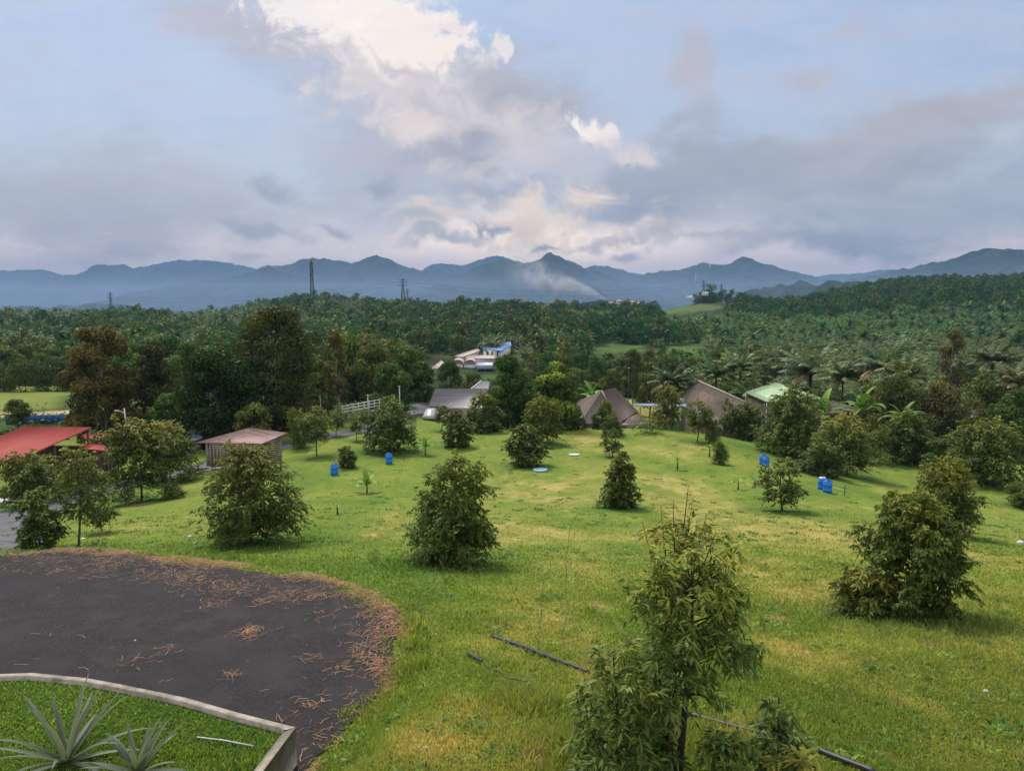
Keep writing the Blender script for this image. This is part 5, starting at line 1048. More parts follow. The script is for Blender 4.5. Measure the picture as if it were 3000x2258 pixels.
for k in range(9):
    b = MB(); aa = r.normal(.3, .4); p = cpl + [r.normal(0, .7), r.normal(0, .25), .08 + .05 * k]; d_ = np.array([math.cos(aa), math.sin(aa), r.normal(0, .06)]) * r.uniform(.7, 1.4); b.bar(p - d_, p + d_, .16); part('board', b, M['grey_timber'], tp)
# blue-grey metal roof behind
Q = [rz_(526, 1264, -14.9), rz_(557, 1292, -15.3), rz_(594, 1282, -15.2), rz_(566, 1245, -14.5)]; c = np.mean(Q, axis=0); sh = thing('metal_shed', 'small shed with a shiny pale blue metal roof between barn and hut', 'shed', (c[0], c[1], hz(c[0], c[1])))
M['pale_metal'] = sheet_mat('pale_metal', (.36, .43, .52), (.48, .54, .62), 60, .3, .4, .4); b = MB(); b.slab(Q, .07); part('roof', b, M['pale_metal'], sh); b = MB(); walls(b, shrink(Q, .88), hz(c[0], c[1]) - .6, [q[2] - .12 for q in Q], .1); part('wall', b, M['timber'], sh)
# grey house
zE, zR = -15.35, -13.25; e1, e2 = rz_(1255, 1190, zE), rz_(1318, 1190, zE); r1, r2 = rz_(1275, 1138, zR), rz_(1375, 1137, zR); yE = e1[1]; yR = r1[1]
house = thing('grey_house', 'single storey house with grey ribbed roofs and cream walls at the far lawn edge', 'house', ((e1[0] + r2[0]) / 2, yE + 1, hz(e1[0], yE)))
M['grey_sheet'] = sheet_mat('grey_sheet', (.12, .117, .125), (.17, .163, .168), 0, .3, .6, .3, (.13, .12, .12)); M['light_grey_sheet'] = sheet_mat('light_grey_sheet', (.25, .245, .25), (.33, .32, .32), 70, .3, .6, .3)
xl, xr = e1[0], r2[0] + 3.0; b = MB(); b.slab([(xl, yE, zE), (xr, yE, zE), (xr, yR, zR), (r1[0], yR, zR)], .1); part('front_roof', b, M['grey_sheet'], house)
b = MB(); b.slab([(r1[0] + .02, yR + .02, zR), (xr, yR + .02, zR), (xr, 2 * yR - yE, zE), (xl, 2 * yR - yE, zE)], .1); b.slab([(xl - .01, yE + .02, zE - .003), (r1[0] - .01, yR, zR - .003), (xl - .01, 2 * yR - yE - .02, zE - .003)][::-1], .1); part('back_roof', b, M['grey_sheet'], house)
w1 = rz_(1311, 1192, zE - .15); w2 = rz_(1438, 1192, zE - .15); q1 = rz_(1416, 1116, -12.7); q2 = q1 + [1.3, 2.0, .05]; yW = w1[1] - 1.0
b = MB(); b.slab([(w1[0], yW, zE - .15), (w2[0], yW, zE - .15), (q1[0] + .9, q1[1], q1[2]), (q1[0] - .3, q1[1], q1[2])], .12); part('wing_roof', b, M['light_grey_sheet'], house)
b = MB(); b.slab([(q1[0] + .9, q1[1], q1[2]), (w2[0], yW, zE - .15), (w2[0] + .3, q1[1] + 6, zE - .1), (q1[0] + 1.0, q1[1] + 5, q1[2])], .12); part('wing_roof', b, M['grey_sheet'], house)
b = MB(); b.tube([(w1[0], yW, zE - .1), (q1[0] - .3, q1[1], q1[2] + .05)], .09, 5); part('ridge_cap', b, M['white_paint'], house)
zg = hz(e1[0] + 3, yE) - .6; b = MB(); walls(b, [(xl + 1.0, yE + .9), (w1[0] + .5, yE + .9), (w1[0] + .5, yW + .7), (w2[0] - .4, yW + .7), (w2[0] - .4, yR + 3), (xl + 1.0, yR + 3)], zg, zE - .12, .2); part('wall', b, M['cream'], house)
b = MB(); b.tube([(xl + .35, yE + .3, zg), (xl + .35, yE + .3, zE - .1)], .16, 8); part('pillar', b, M['white_paint'], house)
for k in range(3): b = MB(); b.box((w1[0] + 1.6 + k * 1.6, yW + .68, zE - 1.2), (.9, .08, .9)); part('window', b, M['glass'], house)
# small white car beside it
simple('car_paint', (.40, .40, .40), .3, .4)
g = at_gnd(1263, yE - 6); car = thing('parked_car', 'small white car half hidden at the left corner of the grey house', 'car', g, 1.45)
b = MB(); pr = [(-1.8, .35), (-1.85, .75), (-1.25, .9), (-.8, 1.42), (.7, 1.45), (1.45, .98), (1.9, .85), (1.9, .35)]
for sx in (0,): b.add([(x_, s * .78 * (1 if zz < 1.1 else .82), zz) for s in (-1, 1) for x_, zz in pr], [np.arange(8)[None], np.arange(15, 7, -1)[None], np.array([[k, k + 8, (k + 1) % 8 + 8, (k + 1) % 8] for k in range(8)])])
obj('body', b.mesh('body', M['car_paint']), car); b = MB(); b.box((-.05, 0, 1.18), (1.35, 1.42, .34)); obj('windows', b.mesh('windows', M['glass']), car)
for sx in (-1.15, 1.2):
    for sy in (-.72, .72): b = MB(); b.tube([(sx, sy - .1, .32), (sx, sy + .1, .32)], .32, 12); obj('wheel', b.mesh('wheel', M['tyre']), car)
# left brown roof
M['brown_sheet'] = sheet_mat('brown_sheet', (.085, .066, .058), (.135, .108, .094), 80, .35, .85, .15, (.085, .07, .06), .7); M['brown_sheet2'] = sheet_mat('brown_sheet2', (.095, .072, .060), (.15, .115, .095), 0, .35, .85, .15, (.09, .072, .06), .7)
ap = rz_(1763, 1145, -14.0); FLc = rz_(1698, 1242, -17.7); FRc = rz_(1812, 1240, -17.7); apb = np.array([ap[0] + 2.6, ap[1] + 4.5, -14.05]); BRc = rz_(1868, 1204, -17.4); FR2 = rz_(1908, 1243, -18.0); bh = thing('brown_roofed_house', 'house with a weathered brown hipped roof and white wall, left one of the two', 'house', (ap[0], ap[1] - 2, hz(ap[0], ap[1])))
b = MB(); b.slab([FLc, FRc, ap], .12); part('front_roof', b, M['brown_sheet'], bh); b = MB(); b.slab([FRc + [.02, 0, 0], BRc, apb, ap + [.02, 0, 0]], .12); part('side_roof', b, M['brown_sheet2'], bh)
b = MB(); b.slab([ap - [.02, 0, 0], apb, np.array([FLc[0] - 1, BRc[1] + 6, -17.6]), FLc - [.02, 0, 0]], .12); part('back_roof', b, M['brown_sheet2'], bh)
pl_ = rz_(1816, 1210, -17.15); b = MB(); b.slab([FRc + [.35, .1, -.35], FR2, rz_(1868, 1206, -17.6), pl_ + [.2, 0, -.2]], .1); part('porch_roof', b, M['brown_sheet'], bh)
b = MB(); b.tube([ap + [0, 0, .04], lerp(ap, FRc, .3) + [0, 0, .06]], .1, 5); part('ridge_cap', b, M['grey_timber'], bh)
zg = hz(ap[0], 104) - 1.5; b = MB(); walls(b, [tuple(lerp(FLc, apb, .1)[:2]), tuple(lerp(FRc, apb, .08)[:2]), tuple(lerp(FR2, apb, .12)[:2]), tuple(lerp(BRc, apb, .15)[:2]), (FLc[0] + .5, BRc[1] + 3)], zg, [-17.85, -17.9, -18.15, -17.8, -17.8], .2); part('wall', b, M['white_paint'], bh)
b = MB(); p = rz_(1694, 1238, -17.9); b.box((p[0] - .3, p[1] - .1, p[2] - .3), (.7, .12, 1.1)); part('side_panel', b, M['white_paint'], bh)
# right brown roof
rA, rB = rz_(2035, 1111, -14.5), rz_(2190, 1181, -14.5); eA, eB = rz_(1986, 1200, -18.0), rz_(2135, 1266, -18.0); eA = eB + (rA - rB) * 1.0 + [-.6, 0, 0]; bh2 = thing('brown_roofed_house', 'long house with a steep weathered brown gable roof, right one of the two', 'house', ((rA[0] + rB[0]) / 2, (rA[1] + rB[1]) / 2, hz(rA[0], 110)))
b = MB(); b.slab([eB, rB, rA, eA], .14); part('front_roof', b, M['brown_sheet2'], bh2); oA, oB = 2 * rA - eA, 2 * rB - eB; oA[2] = oB[2] = -18.0; b = MB(); b.slab([rB + [.02, 0, 0], oB, oA, rA + [.02, 0, 0]], .14); part('back_roof', b, M['brown_sheet2'], bh2)
b = MB(); 
b.tube([rB + [0, 0, .03], rA + [0, 0, .03]], .16, 6); part('ridge_cap', b, M['grey_timber'], bh2)
for s in (): b.add(*(lambda q: (q.v[0], q.f, (1, 1, 1)))(MB().box(lerp(rB, rA, s + .015) + [0, 0, .06], (.34, .62, .05), math.atan2((rA - rB)[0], -(rA - rB)[1]) * -1 + .0)))

b = MB(); walls(b, [tuple(lerp(eB, oA, .08)[:2]), tuple(lerp(oB, eA, .08)[:2]), tuple(lerp(oA, eB, .08)[:2]), tuple(lerp(eA, oB, .08)[:2])], hz(rB[0], rB[1]) - 2, -18.2, .2); part('wall', b, M['timber'], bh2)
# pale green roof
Q = [rz_(2183, 1148, -15.6), rz_(2246, 1176, -15.6), rz_(2406, 1166, -15.2), rz_(2274, 1119, -14.6)]; c = np.mean(Q, axis=0); gs = thing('green_roofed_shed', 'shed with a flat pale green metal roof right of the brown roofs', 'shed', (c[0], c[1], hz(c[0], c[1])))
M['green_sheet'] = sheet_mat('green_sheet', (.27, .38, .20), (.33, .43, .25), 80, .3, .5, .3); b = MB(); b.slab(Q, .12); part('roof', b, M['green_sheet'], gs); b = MB(); walls(b, [shrink(Q, .9)[k] for k in (0, 1)], hz(c[0], c[1]) - 1, -15.8, .1); f = shrink(Q, .9); walls(b, [f[1], f[2]], hz(c[0], c[1]) - 1, -15.7, .1); part('wall', b, M['plank_wall'], gs)
for q in Q: pb = MB(); e = lerp(q, c, .03); pb.tube([(e[0], e[1], hz(e[0], e[1]) - .5), (e[0], e[1], e[2] - .13)], .06, 6); part('post', pb, M['pale_metal'], gs)
Q = [rz_(2366, 1186, -14.6), rz_(2425, 1216, -14.8), rz_(2524, 1200, -14.6), rz_(2440, 1172, -14.3)]; c = np.mean(Q, axis=0); bs = thing('low_shed', 'low brown roofed shed half hidden behind the dense conical tree and the bananas', 'shed', (c[0], c[1], hz(c[0], c[1]))); b = MB(); b.slab(Q, .1); part('roof', b, M['brown_sheet'], bs); b = MB(); walls(b, shrink(Q, .88), hz(c[0], c[1]) - .5, -14.95, .1); part('wall', b, M['timber'], bs)
# covered walkway
M['walk_metal'] = sheet_mat('walk_metal', (.20, .26, .32), (.28, .34, .40), 0, .4, .6, .2)
Q = [rz_(1850, 1181, -16.9), rz_(1862, 1187, -16.9), rz_(2014, 1190, -16.9), rz_(2010, 1182, -16.9)]; c = np.mean(Q, axis=0); wk = thing('covered_walkway', 'flat pale blue walkway roof on thin posts between the brown roofs', 'walkway', (c[0], c[1], hz(c[0], c[1]))); b = MB(); b.slab(Q, .16); part('roof', b, M['walk_metal'], wk)
for s in (.1, .3, .36, .62, .9): p = lerp(Q[1], Q[2], s); pb = MB(); pb.tube([(p[0], p[1] + .3, hz(p[0], p[1]) - .5), (p[0], p[1] + .3, p[2] - .29)], .08, 6); part('post', pb, M['steel'], wk)
p = rz_(1997, 1181, -16.88); b = MB(); b.tube([p - [0, 0, .02], p + [0, 0, .5], p + [0, 0, .75]], [.42, .42, .2], 12); single('water_tank', b, M['walk_metal'], 'small pale blue water tank on the walkway roof', 'water tank', p)
# factory
y0 = 325.0; P_ = lambda px, py, y: at_y(px, py, y)
Lq, Nq, Rq, Tq = P_(1412, 1020, 328), P_(1468, 1027, 322), P_(1498, 1012, 345), P_(1495, 999, 350); c = np.mean([Lq, Nq, Rq, Tq], axis=0); fa = thing('factory_hall', 'factory hall with a bright blue metal roof and white walls in the valley', 'factory', (c[0], c[1], hz(c[0], c[1])))
M['blue_sheet'] = sheet_mat('blue_sheet', (.10, .24, .50), (.15, .31, .58), 60, .8, .45, .35); b = MB(); b.slab([Lq, Nq, Rq, Tq], .4); part('roof', b, M['blue_sheet'], fa); b = MB(); f = shrink([Lq, Nq, Rq, Tq], .93); walls(b, f, hz(c[0], c[1]) - 1, [Lq[2] - .5, Nq[2] - .5, Rq[2] - .5, Tq[2] - .8], .3); part('wall', b, M['white_paint'], fa)
for s in (.25, .5, .8): p = lerp(np.array([*f[0], 0]), np.array([*f[1], 0]), s); b = MB(); b.box((p[0], p[1] - .12, Nq[2] - 1.6), (.7, .3, 1.8), math.atan2(f[1][1] - f[0][1], f[1][0] - f[0][0])); part('window', b, M['glass'], fa)
M['pink_sheet'] = sheet_mat('pink_sheet', (.36, .28, .26), (.44, .36, .33), 20, .8, .6, .25, (.34, .26, .25))
for quad, lb in (([(1332, 1042, 318), (1352, 1046, 314), (1408, 1027, 335), (1398, 1020, 340)], 'long faded pink roofed hall left of the blue roofed factory'), ([(1362, 1049, 305), (1448, 1050, 303), (1452, 1040, 312), (1372, 1040, 312)], 'pink roofed annex in front of the blue roofed factory'), ([(1263, 1078, 275), (1270, 1092, 268), (1300, 1062, 300), (1292, 1054, 306)], 'pink roofed shed at the left end of the factory yard')):
    Q = [P_(*q) for q in quad]; c = np.mean(Q, axis=0); th_ = thing('factory_shed', lb, 'factory shed', (c[0], c[1], hz(c[0], c[1])), 0, 'pink roofed factory sheds'); b = MB(); b.slab(Q, .35); part('roof', b, M['pink_sheet'], th_); b = MB(); walls(b, shrink(Q, .92), hz(c[0], c[1]) - 1, [q[2] - .4 for q in Q], .25); part('wall', b, M['pinkwall'], th_)
for px, lb in ((1340, 'left one of two round backed pink roofed halls'), (1376, 'right one of two round backed pink roofed halls')):
    p = P_(px, 1064, 292); b = MB(); aa = np.linspace(0, math.pi, 13); V = []
    for yy_ in (0, 9): V += [(p[0] + math.cos(q) * 2.4, p[1] + yy_, p[2] - .3 + math.sin(q) * 1.7) for q in aa]
    k = np.arange(12); b.add(V, [np.stack([k, k + 1, k + 14, k + 13], -1), np.arange(13)[None]]); t_ = thing('arched_hall', lb, 'factory shed', (p[0], p[1], hz(p[0], p[1])), 0, 'round backed halls'); part('roof', b, M['pink_sheet'], t_); b = MB(); walls(b, [(p[0] - 2.2, p[1] + .2), (p[0] + 2.2, p[1] + .2), (p[0] + 2.2, p[1] + 8.5), (p[0] - 2.2, p[1] + 8.5)], hz(p[0], p[1]) - 1, p[2] - .35, .2); part('wall', b, M['white_paint'], t_)
p = P_(1420, 1070, 286); b = MB(); b.box((p[0], p[1], p[2] - .5), (6, 6, 1.4)); b.slab([(p[0] - 3.2, p[1] - 3.2, p[2] + .3), (p[0] + 3.2, p[1] - 3.2, p[2] + .3), (p[0] + 3.2, p[1] + 3.2, p[2] + .9), (p[0] - 3.2, p[1] + 3.2, p[2] + .9)], .2); single('small_shed', b, M['pale_metal'], 'small pale blue roofed shed below the factory', 'shed', (p[0], p[1], hz(p[0], p[1])))
# blue hoarding and white rail fence
a_, b_ = ground(18, 1242), ground(262, 1238); ft = thing('blue_hoarding', 'long dark blue sheet hoarding below the field at left', 'fence', lerp(a_, b_, .5)); n = 14
for k in range(n):
    p, q = lerp(a_, b_, k / n), lerp(a_, b_, (k + .97) / n); b = MB(); zc = (hz(p[0], p[1]) + hz(q[0], q[1])) / 2; b.box(((p[0] + q[0]) / 2, (p[1] + q[1]) / 2, zc + .55), (np.linalg.norm((q - p)[:2]), .06, 1.25), math.atan2((q - p)[1], (q - p)[0])); part('panel', b, M['hoarding'], ft)
pA, pB = at_gnd(1000, 98), at_gnd(1110, 104); rf = thing('rail_fence', 'white three rail fence behind the large conical tree', 'fence', lerp(pA, pB, .5)); pA[2] += .4; pB[2] += .4; zup = at_y(1050, 1180, 101)[2] - (pA[2] + pB[2]) / 2
for s in np.linspace(0, 1, 8): p = lerp(pA, pB, s); b = MB(); b.box(p + [0, 0, zup - .75], (.12, .12, 1.7)); part('post', b, M['white_paint'], rf)
for h in (.0, -.42, -.84): b = MB(); b.bar(pA + [0, -.08, zup + h], pB + [0, -.08, zup + h], .09); part('rail', b, M['white_paint'], rf)
for px, pt, y, arm, lb in ((937, 1150, 96, -1, 'slim lamp post next to the yellowish tree'), (1077, 1158, 100, 0, 'pale post at the right end of the white rail fence'), (1170, 1132, 104, 0, 'wooden pole right of the large conical tree'), (364, 1196, 78, -1, 'pale lamp post behind the yellow topped tree by the barn'), (1842, 1078, 128, 0, 'dark pole above the yellow lawn')):
    g = at_gnd(px, y); tp_ = at_y(px, pt, y); t_ = thing('lamp_post' if arm or px == 1842 else 'pole', lb, 'lamp post' if arm or px == 1842 else 'pole', g, 0, 'posts beyond the lawn'); b = MB(); b.tube([g - [0, 0, .4], tp_], [.09, .06], 6); part('post', b, M['dark_steel' if px == 1842 else 'white_paint'], t_)
    if arm: b = MB(); b.tube([tp_ - [0, 0, .5], tp_ + [-.45, 0, -.32], tp_ + [-.75, 0, -.25]], .035, 5); part('arm', b, M['white_paint'], t_); b = MB(); b.box(tp_ + [-.85, 0, -.26], (.45, .2, .1)); part('lamp_head', b, M['lamp_glass'], t_)
    else: b = MB(); b.box(tp_, (.3, .18, .12)); part('cap', b, M['lamp_glass' if px == 1842 else 'white_paint'], t_)
# junk at the left edge by the lane
g = ground(28, 1476); b = MB(); b.box(g + [0, 0, .3], (1.9, .9, .06), .1, .1); b.box(g + [-.4, .1, .15], (.8, .6, .3), .4); single('tarp_bundle', b, M['white_plastic'], 'white tarp covered bundle beside the lane at the left edge', 'bundle', g); g = ground(62, 1470); b = MB(); b.tube([g, g + [.02, 0, .35], g + [.02, 0, .5]], [.28, .3, .22], 12); single('blue_tub', b, M['blue_plastic'], 'blue tub right of the white tarp bundle at the left edge', 'tub', g, smooth=True)
g = ground(1345, 1236); 
# red roofs among the dark trees
for px, py, y, lb in ((762, 1203, 95, 'bit of red roof showing left under the tallest tree'), (808, 1192, 96, 'bit of red roof showing right under the tallest tree')):
    p = at_y(px, py, y); t_ = thing('red_roofed_hut', lb, 'hut', (p[0], p[1], hz(p[0], p[1])), 0, 'red roofed huts under the trees'); b = MB(); b.slab([p + [-1.2, -1, -.3], p + [1.2, -1, -.3], p + [1.2, 1, .4], p + [-1.2, 1, .4]], .08); part('roof', b, M['red_sheet'], t_); b = MB(); walls(b, [(p[0] - 1, p[1] - .8), (p[0] + 1, p[1] - .8), (p[0] + 1, p[1] + .8), (p[0] - 1, p[1] + .8)], hz(p[0], p[1]) - .3, p[2] - .3, .1); part('wall', b, M['cream'], t_)

# ------------------------------------------------------------------ mountains
def mountain_mat(name, c1, c2):
    m, t, o = mat(name); p = geop(t); n = noise(t, p, .012, 8, .68); c = mixc(t, mapr(t, n, .35, .65), c1, c2); princ(t, o, c, .95, .05, bump(t, noise(t, p, .03, 8, .7), .8, 22)); return m
M['mountain'] = mountain_mat('mountain', (.008, .018, .014), (.045, .070, .036))
def mountain(pts, Y0, depth, seed, label, base=-75.0, nx=420, nt=56, spur=.85, bump_=5.0, mtl='mountain', lobe=500.0):
    """a wooded range: its crest line read off the photograph (crest points in 2212 px coordinates), real distance and depth"""
    P = [(x_ * 1.35624, y_ * 1.35624) for x_, y_ in pts]; ua = np.array([uw(*p) for p in P]); A_ = np.linspace(ua[0, 0], ua[-1, 0], nx)
    # smooth curve through the crest points
    zr = np.interp(A_, ua[:, 0], ua[:, 1]); k = np.exp(-np.linspace(-2, 2, 3) ** 2); k /= k.sum(); zr = np.convolve(np.pad(zr, 1, mode='edge'), k, 'valid') * Y0
    X0 = A_ * Y0; zr = zr + bump_ * 2.4 * (fbm(X0 / 30, X0 * 0 + seed, seed, 3) - .5) * 2 + bump_ * 5 * (fbm(X0 / 130, X0 * 0 + seed, seed + 5, 3) - .5)
    tt = np.concatenate([np.linspace(0, 1, nt), 1 + np.linspace(0, .8, 14)[1:]]); T, XX = np.meshgrid(tt, X0, indexing='ij'); ZR = np.broadcast_to(zr, T.shape)
    Yw = Y0 + (T - 1) * depth; tri = 1 - np.abs(T - 1); s = np.clip(tri, 0, 1) ** 1.25
    rid = 1 - 2 * np.abs(fbm(XX / lobe + T * .35, T * .9 + seed, seed, 4) - .5); rid2 = fbm(XX / (lobe * .3), Yw / (lobe * .3), seed + 9, 4) - .5
    hgt = np.maximum(ZR - base, 0); Z_ = base + hgt * s + hgt * np.clip(1 - T, 0, 1) * np.clip(T, 0, 1) * 4 * (spur * (rid - .75) + .25 * rid2)
    Xw = XX * (Yw / Y0) ** .0; n1 = len(tt); V = np.stack([Xw, Yw, np.maximum(Z_, base - 20)], -1).reshape(-1, 3)
    i = (np.arange(n1 - 1)[:, None] * nx + np.arange(nx - 1)[None]).ravel(); b = MB(); b.add(V, np.stack([i, i + 1, i + nx + 1, i + nx], -1)); o_ = obj('mountain', b.mesh('mountain', M[mtl], smooth=True)); tag(o_, label, kind='structure'); return o_
mountain([(360, 655), (380, 645), (430, 625), (470, 610), (515, 600), (560, 585), (620, 570), (660, 562), (690, 556), (720, 560), (745, 566), (758, 571), (785, 562), (815, 550), (840, 562), (870, 573), (900, 582), (930, 588), (960, 590), (1000, 600), (1060, 615), (1120, 640), (1150, 655)], 5600, 2100, 1, 'blue wooded mountain with two rounded summits left of the middle')
mountain([(840, 650), (870, 636), (900, 622), (960, 604), (1020, 580), (1050, 571), (1078, 561), (1100, 560), (1125, 566), (1145, 566), (1165, 559), (1190, 546), (1212, 557), (1230, 566), (1260, 577), (1300, 590), (1330, 602), (1370, 622), (1420, 645), (1440, 655)], 4700, 1700, 2, 'dark blue wooded mountain with a pointed summit in the middle')
mountain([(1290, 655), (1320, 630), (1360, 608), (1392, 594), (1420, 589), (1450, 583), (1475, 580), (1500, 574), (1520, 570), (1545, 569), (1560, 572), (1575, 570), (1605, 552), (1625, 563), (1645, 572), (1700, 584), (1760, 600), (1800, 613), (1850, 630), (1900, 650)], 5200, 1900, 3, 'blue wooded mountain with a small peaked top right of the middle')
mountain([(-420, 640), (-300, 612), (-150, 600), (0, 611), (60, 613), (110, 612), (140, 606), (180, 598), (215, 588), (245, 578), (268, 571), (285, 579), (310, 586), (330, 580), (360, 574), (400, 576), (430, 577), (470, 575), (500, 577), (525, 588), (560, 602), (600, 618), (660, 645)], 7400, 2300, 4, 'hazy blue mountain range at left')
mountain([(-420, 600), (-200, 578), (-60, 582), (0, 583), (30, 585), (60, 582), (95, 583), (125, 590), (160, 605), (200, 625)], 8600, 1900, 5, 'pale hill range behind the left mountains', nx=260)
mountain([(500, 612), (545, 590), (575, 577), (600, 573), (640, 580), (680, 600)], 8800, 1500, 16, 'pale hill between the left mountains', nx=160)
mountain([(870, 612), (900, 590), (930, 573), (955, 570), (985, 573), (1010, 570), (1040, 561), (1072, 553), (1095, 558), (1130, 575), (1180, 600)], 7800, 1700, 6, 'pale blue mountain behind the middle one', nx=260)
mountain([(1230, 610), (1262, 580), (1285, 571), (1310, 574), (1340, 582), (1370, 590), (1400, 598), (1440, 615)], 8000, 1500, 7, 'pale blue hill in the gap right of the middle mountain', nx=200)
mountain([(220, 600), (300, 578), (340, 569), (380, 563), (420, 562), (450, 563), (490, 567), (530, 574), (570, 583), (620, 600)], 9300, 900, 8, 'faint far range on the left horizon', nx=220)
mountain([(1690, 625), (1760, 600), (1790, 594), (1820, 592), (1860, 590), (1900, 583), (1960, 580), (2010, 585), (2080, 600), (2200, 620)], 9200, 1300, 9, 'faint far range on the right', nx=240)
mountain([(1700, 650), (1760, 628), (1800, 614), (1840, 602), (1880, 594), (1930, 587), (1970, 577), (2000, 573), (2030, 565), (2055, 562), (2085, 550), (2110, 544), (2150, 540), (2190, 545), (2230, 551), (2320, 552), (2420, 545), (2560, 560), (2700, 590)], 3600, 1500, 10, 'wooded mountain rising at the right edge', bump_=6)
mountain([(1560, 660), (1590, 640), (1620, 628), (1650, 622), (1690, 617), (1730, 615), (1760, 619), (1790, 612), (1815, 619), (1850, 626), (1900, 645)], 2000, 420, 11, 'low wooded hill behind the right slope', base=-75, nx=240, nt=30, bump_=5, lobe=160)
mountain([(1750, 640), (1785, 618), (1810, 611), (1850, 608), (1880, 611), (1920, 622), (1980, 640)], 1550, 300, 12, 'small rounded wooded hill in front of the right mountain', base=-70, nx=200, nt=30, bump_=4, lobe=140)
mountain([(1225, 665), (1262, 652), (1282, 647), (1300, 645), (1330, 648), (1360, 652), (1385, 655), (1410, 664)], 1350, 220, 13, 'low mound with pale houses below the smoke', base=-70, nx=160, nt=24, bump_=3, lobe=90)
mountain([(-60, 668), (100, 662), (170, 657), (215, 655), (260, 660), (320, 668)], 2600, 500, 14, 'low misty hillock in the left valley', base=-75, nx=160, nt=24, bump_=4, lobe=150)
# tree fringe on the crest of the near right mountain comes from its bumps; far houses on the mound
r = np.random.default_rng(31)
for k, (px, py) in enumerate(((1790, 892), (1812, 887), (1832, 886), (1850, 890), (1866, 893), (1806, 895))):
    p = at_y(px, py, 1262 - 14 * (k == 5)); t_ = thing('far_house', ['leftmost far pale house on the mound below the smoke', 'far house second from left on the mound', 'far house with a reddish roof in the middle of the mound', 'far house second from right on the mound', 'rightmost far pale house on the mound', 'far house below the others on the mound'][k], 'house', p - [0, 0, 3], 0, 'far houses on the mound'); b = MB(); b.box(p - [0, 0, 1.5], (7, 7, 9)); part('wall', b, M['pinkwall'], t_)
    b = MB(); b.slab([p + [-4.2, -4.2, 3], p + [4.2, -4.2, 3], p + [4.2, 0, 5.2], p + [-4.2, 0, 5.2]], .3); b.slab([p + [-4.2, .02, 5.2], p + [4.2, .02, 5.2], p + [4.2, 4.2, 3], p + [-4.2, 4.2, 3]], .3); part('roof', b, M['brick' if k in (2, 5) else 'pink_sheet'], t_)
for px, py, lb in ((2020, 872, 'small pale hut left of the trees on the knoll'), (2066, 860, 'small pale hut under the trees on the knoll')):
    p = at_y(px, py, 800); t_ = thing('knoll_hut', lb, 'hut', p - [0, 0, 2], 0, 'huts on the knoll'); b = MB(); b.box(p - [0, 0, .8], (6, 4, 3.4)); part('wall', b, M['white_paint'], t_); b = MB(); b.slab([p + [-3.4, -2.4, 1], p + [3.4, -2.4, 1], p + [3.4, 2.4, 1.8], p + [-3.4, 2.4, 1.8]], .2); part('roof', b, M['pale_metal'], t_)
for px, top, w, lb, sd_ in ((2085, 830, 62, 'tree clump crowning the knoll on the right ridge', 1), (2050, 848, 44, 'lower tree left of the clump on the knoll', 2), (2118, 846, 50, 'lower tree right of the clump on the knoll', 3), (2080, 845, 50, 'dark tree in the middle of the knoll', 4)):
    p = at_y(px, top, 815); g = np.array([p[0], p[1], hz(p[0], p[1]) - .5]); plant('knoll_tree', lb, 'tree', broadleaf(700 + sd_, p[2] - g[2], w / FPX * 815 / 2, clear=.05, nl=900, size=1.1, nlobe=22, **DG), g, group='trees on the knoll', mats=('bark', 'leaf_far'))

# ------------------------------------------------------------------ masts, pylons and wires
def lattice(b, p, h, w0, w1, nseg, th):
    L4 = [(-1, -1), (1, -1), (1, 1), (-1, 1)]
    at = lambda k, s: p + np.array([L4[k][0] * lerp(w0, w1, s) / 2, L4[k][1] * lerp(w0, w1, s) / 2, h * s])
    for k in range(4): b.bar(at(k, 0), at(k, 1), th)
    for i in range(nseg):
        s0, s1 = i / nseg, (i + 1) / nseg
        for k in range(4): b.bar(at(k, s0), at((k + 1) % 4, s1), th * .6); b.bar(at((k + 1) % 4, s0), at(k, s1), th * .6); b.bar(at(k, s1), at((k + 1) % 4, s1), th * .6)
def pylon(px, pb, pt, y, label, mt='dark_steel', thk=1.0):
    g = at_y(px, pb, y); h = at_y(px, pt, y)[2] - g[2]; t_ = thing('power_pylon', label, 'pylon', g, 0, 'power pylons'); b = MB(); lattice(b, g - [0, 0, .5 * 0], h, h * .16, h * .035, 8, .011 * h * thk); part('lattice_tower', b, M[mt], t_)
    for s, wd in ((.72, .2), (.84, .17), (.95, .14)):
        b = MB(); q = g + [0, 0, h * s]; b.bar(q - [h * wd, 0, 0], q + [h * wd, 0, 0], .010 * h * thk); b.bar(q - [h * wd, 0, 0], q + [0, 0, h * .035], .007 * h * thk); b.bar(q + [h * wd, 0, 0], q + [0, 0, h * .035], .007 * h * thk); part('cross_arm', b, M[mt], t_)
    return g, h
def celltower():
    g = at_y(915, 872, 905); h = at_y(911, 764, 905)[2] - g[2]; t_ = thing('radio_mast', 'tall dark lattice radio mast on the wooded hill left of the middle', 'mast', g); b = MB(); lattice(b, g, h, 4.2, 1.7, 12, .42); part('lattice_tower', b, M['dark_steel'], t_); r = np.random.default_rng(2)
    for s in (.62, .70, .78, .86, .93):
        for k in range(3): aa = k * 2.1 + s * 9; b = MB(); b.box(g + [math.cos(aa) * 2.1, math.sin(aa) * 2.1, h * s], (.8, .8, 2.8)); part('antenna', b, M['steel'], t_)
    b = MB(); b.bar(g + [0, 0, h], g + [0, 0, h * 1.07], .25); part('tip_rod', b, M['dark_steel'], t_)
celltower()
pylon(1181, 890, 816, 1000, 'tall dark power pylon beyond the wooded ridge'); pylon(1194, 888, 846, 1400, 'smaller dark power pylon right behind the tall one', thk=1.2); pylon(326, 912, 857, 1500, 'dark power pylon far in the misty valley at left', thk=1.2)
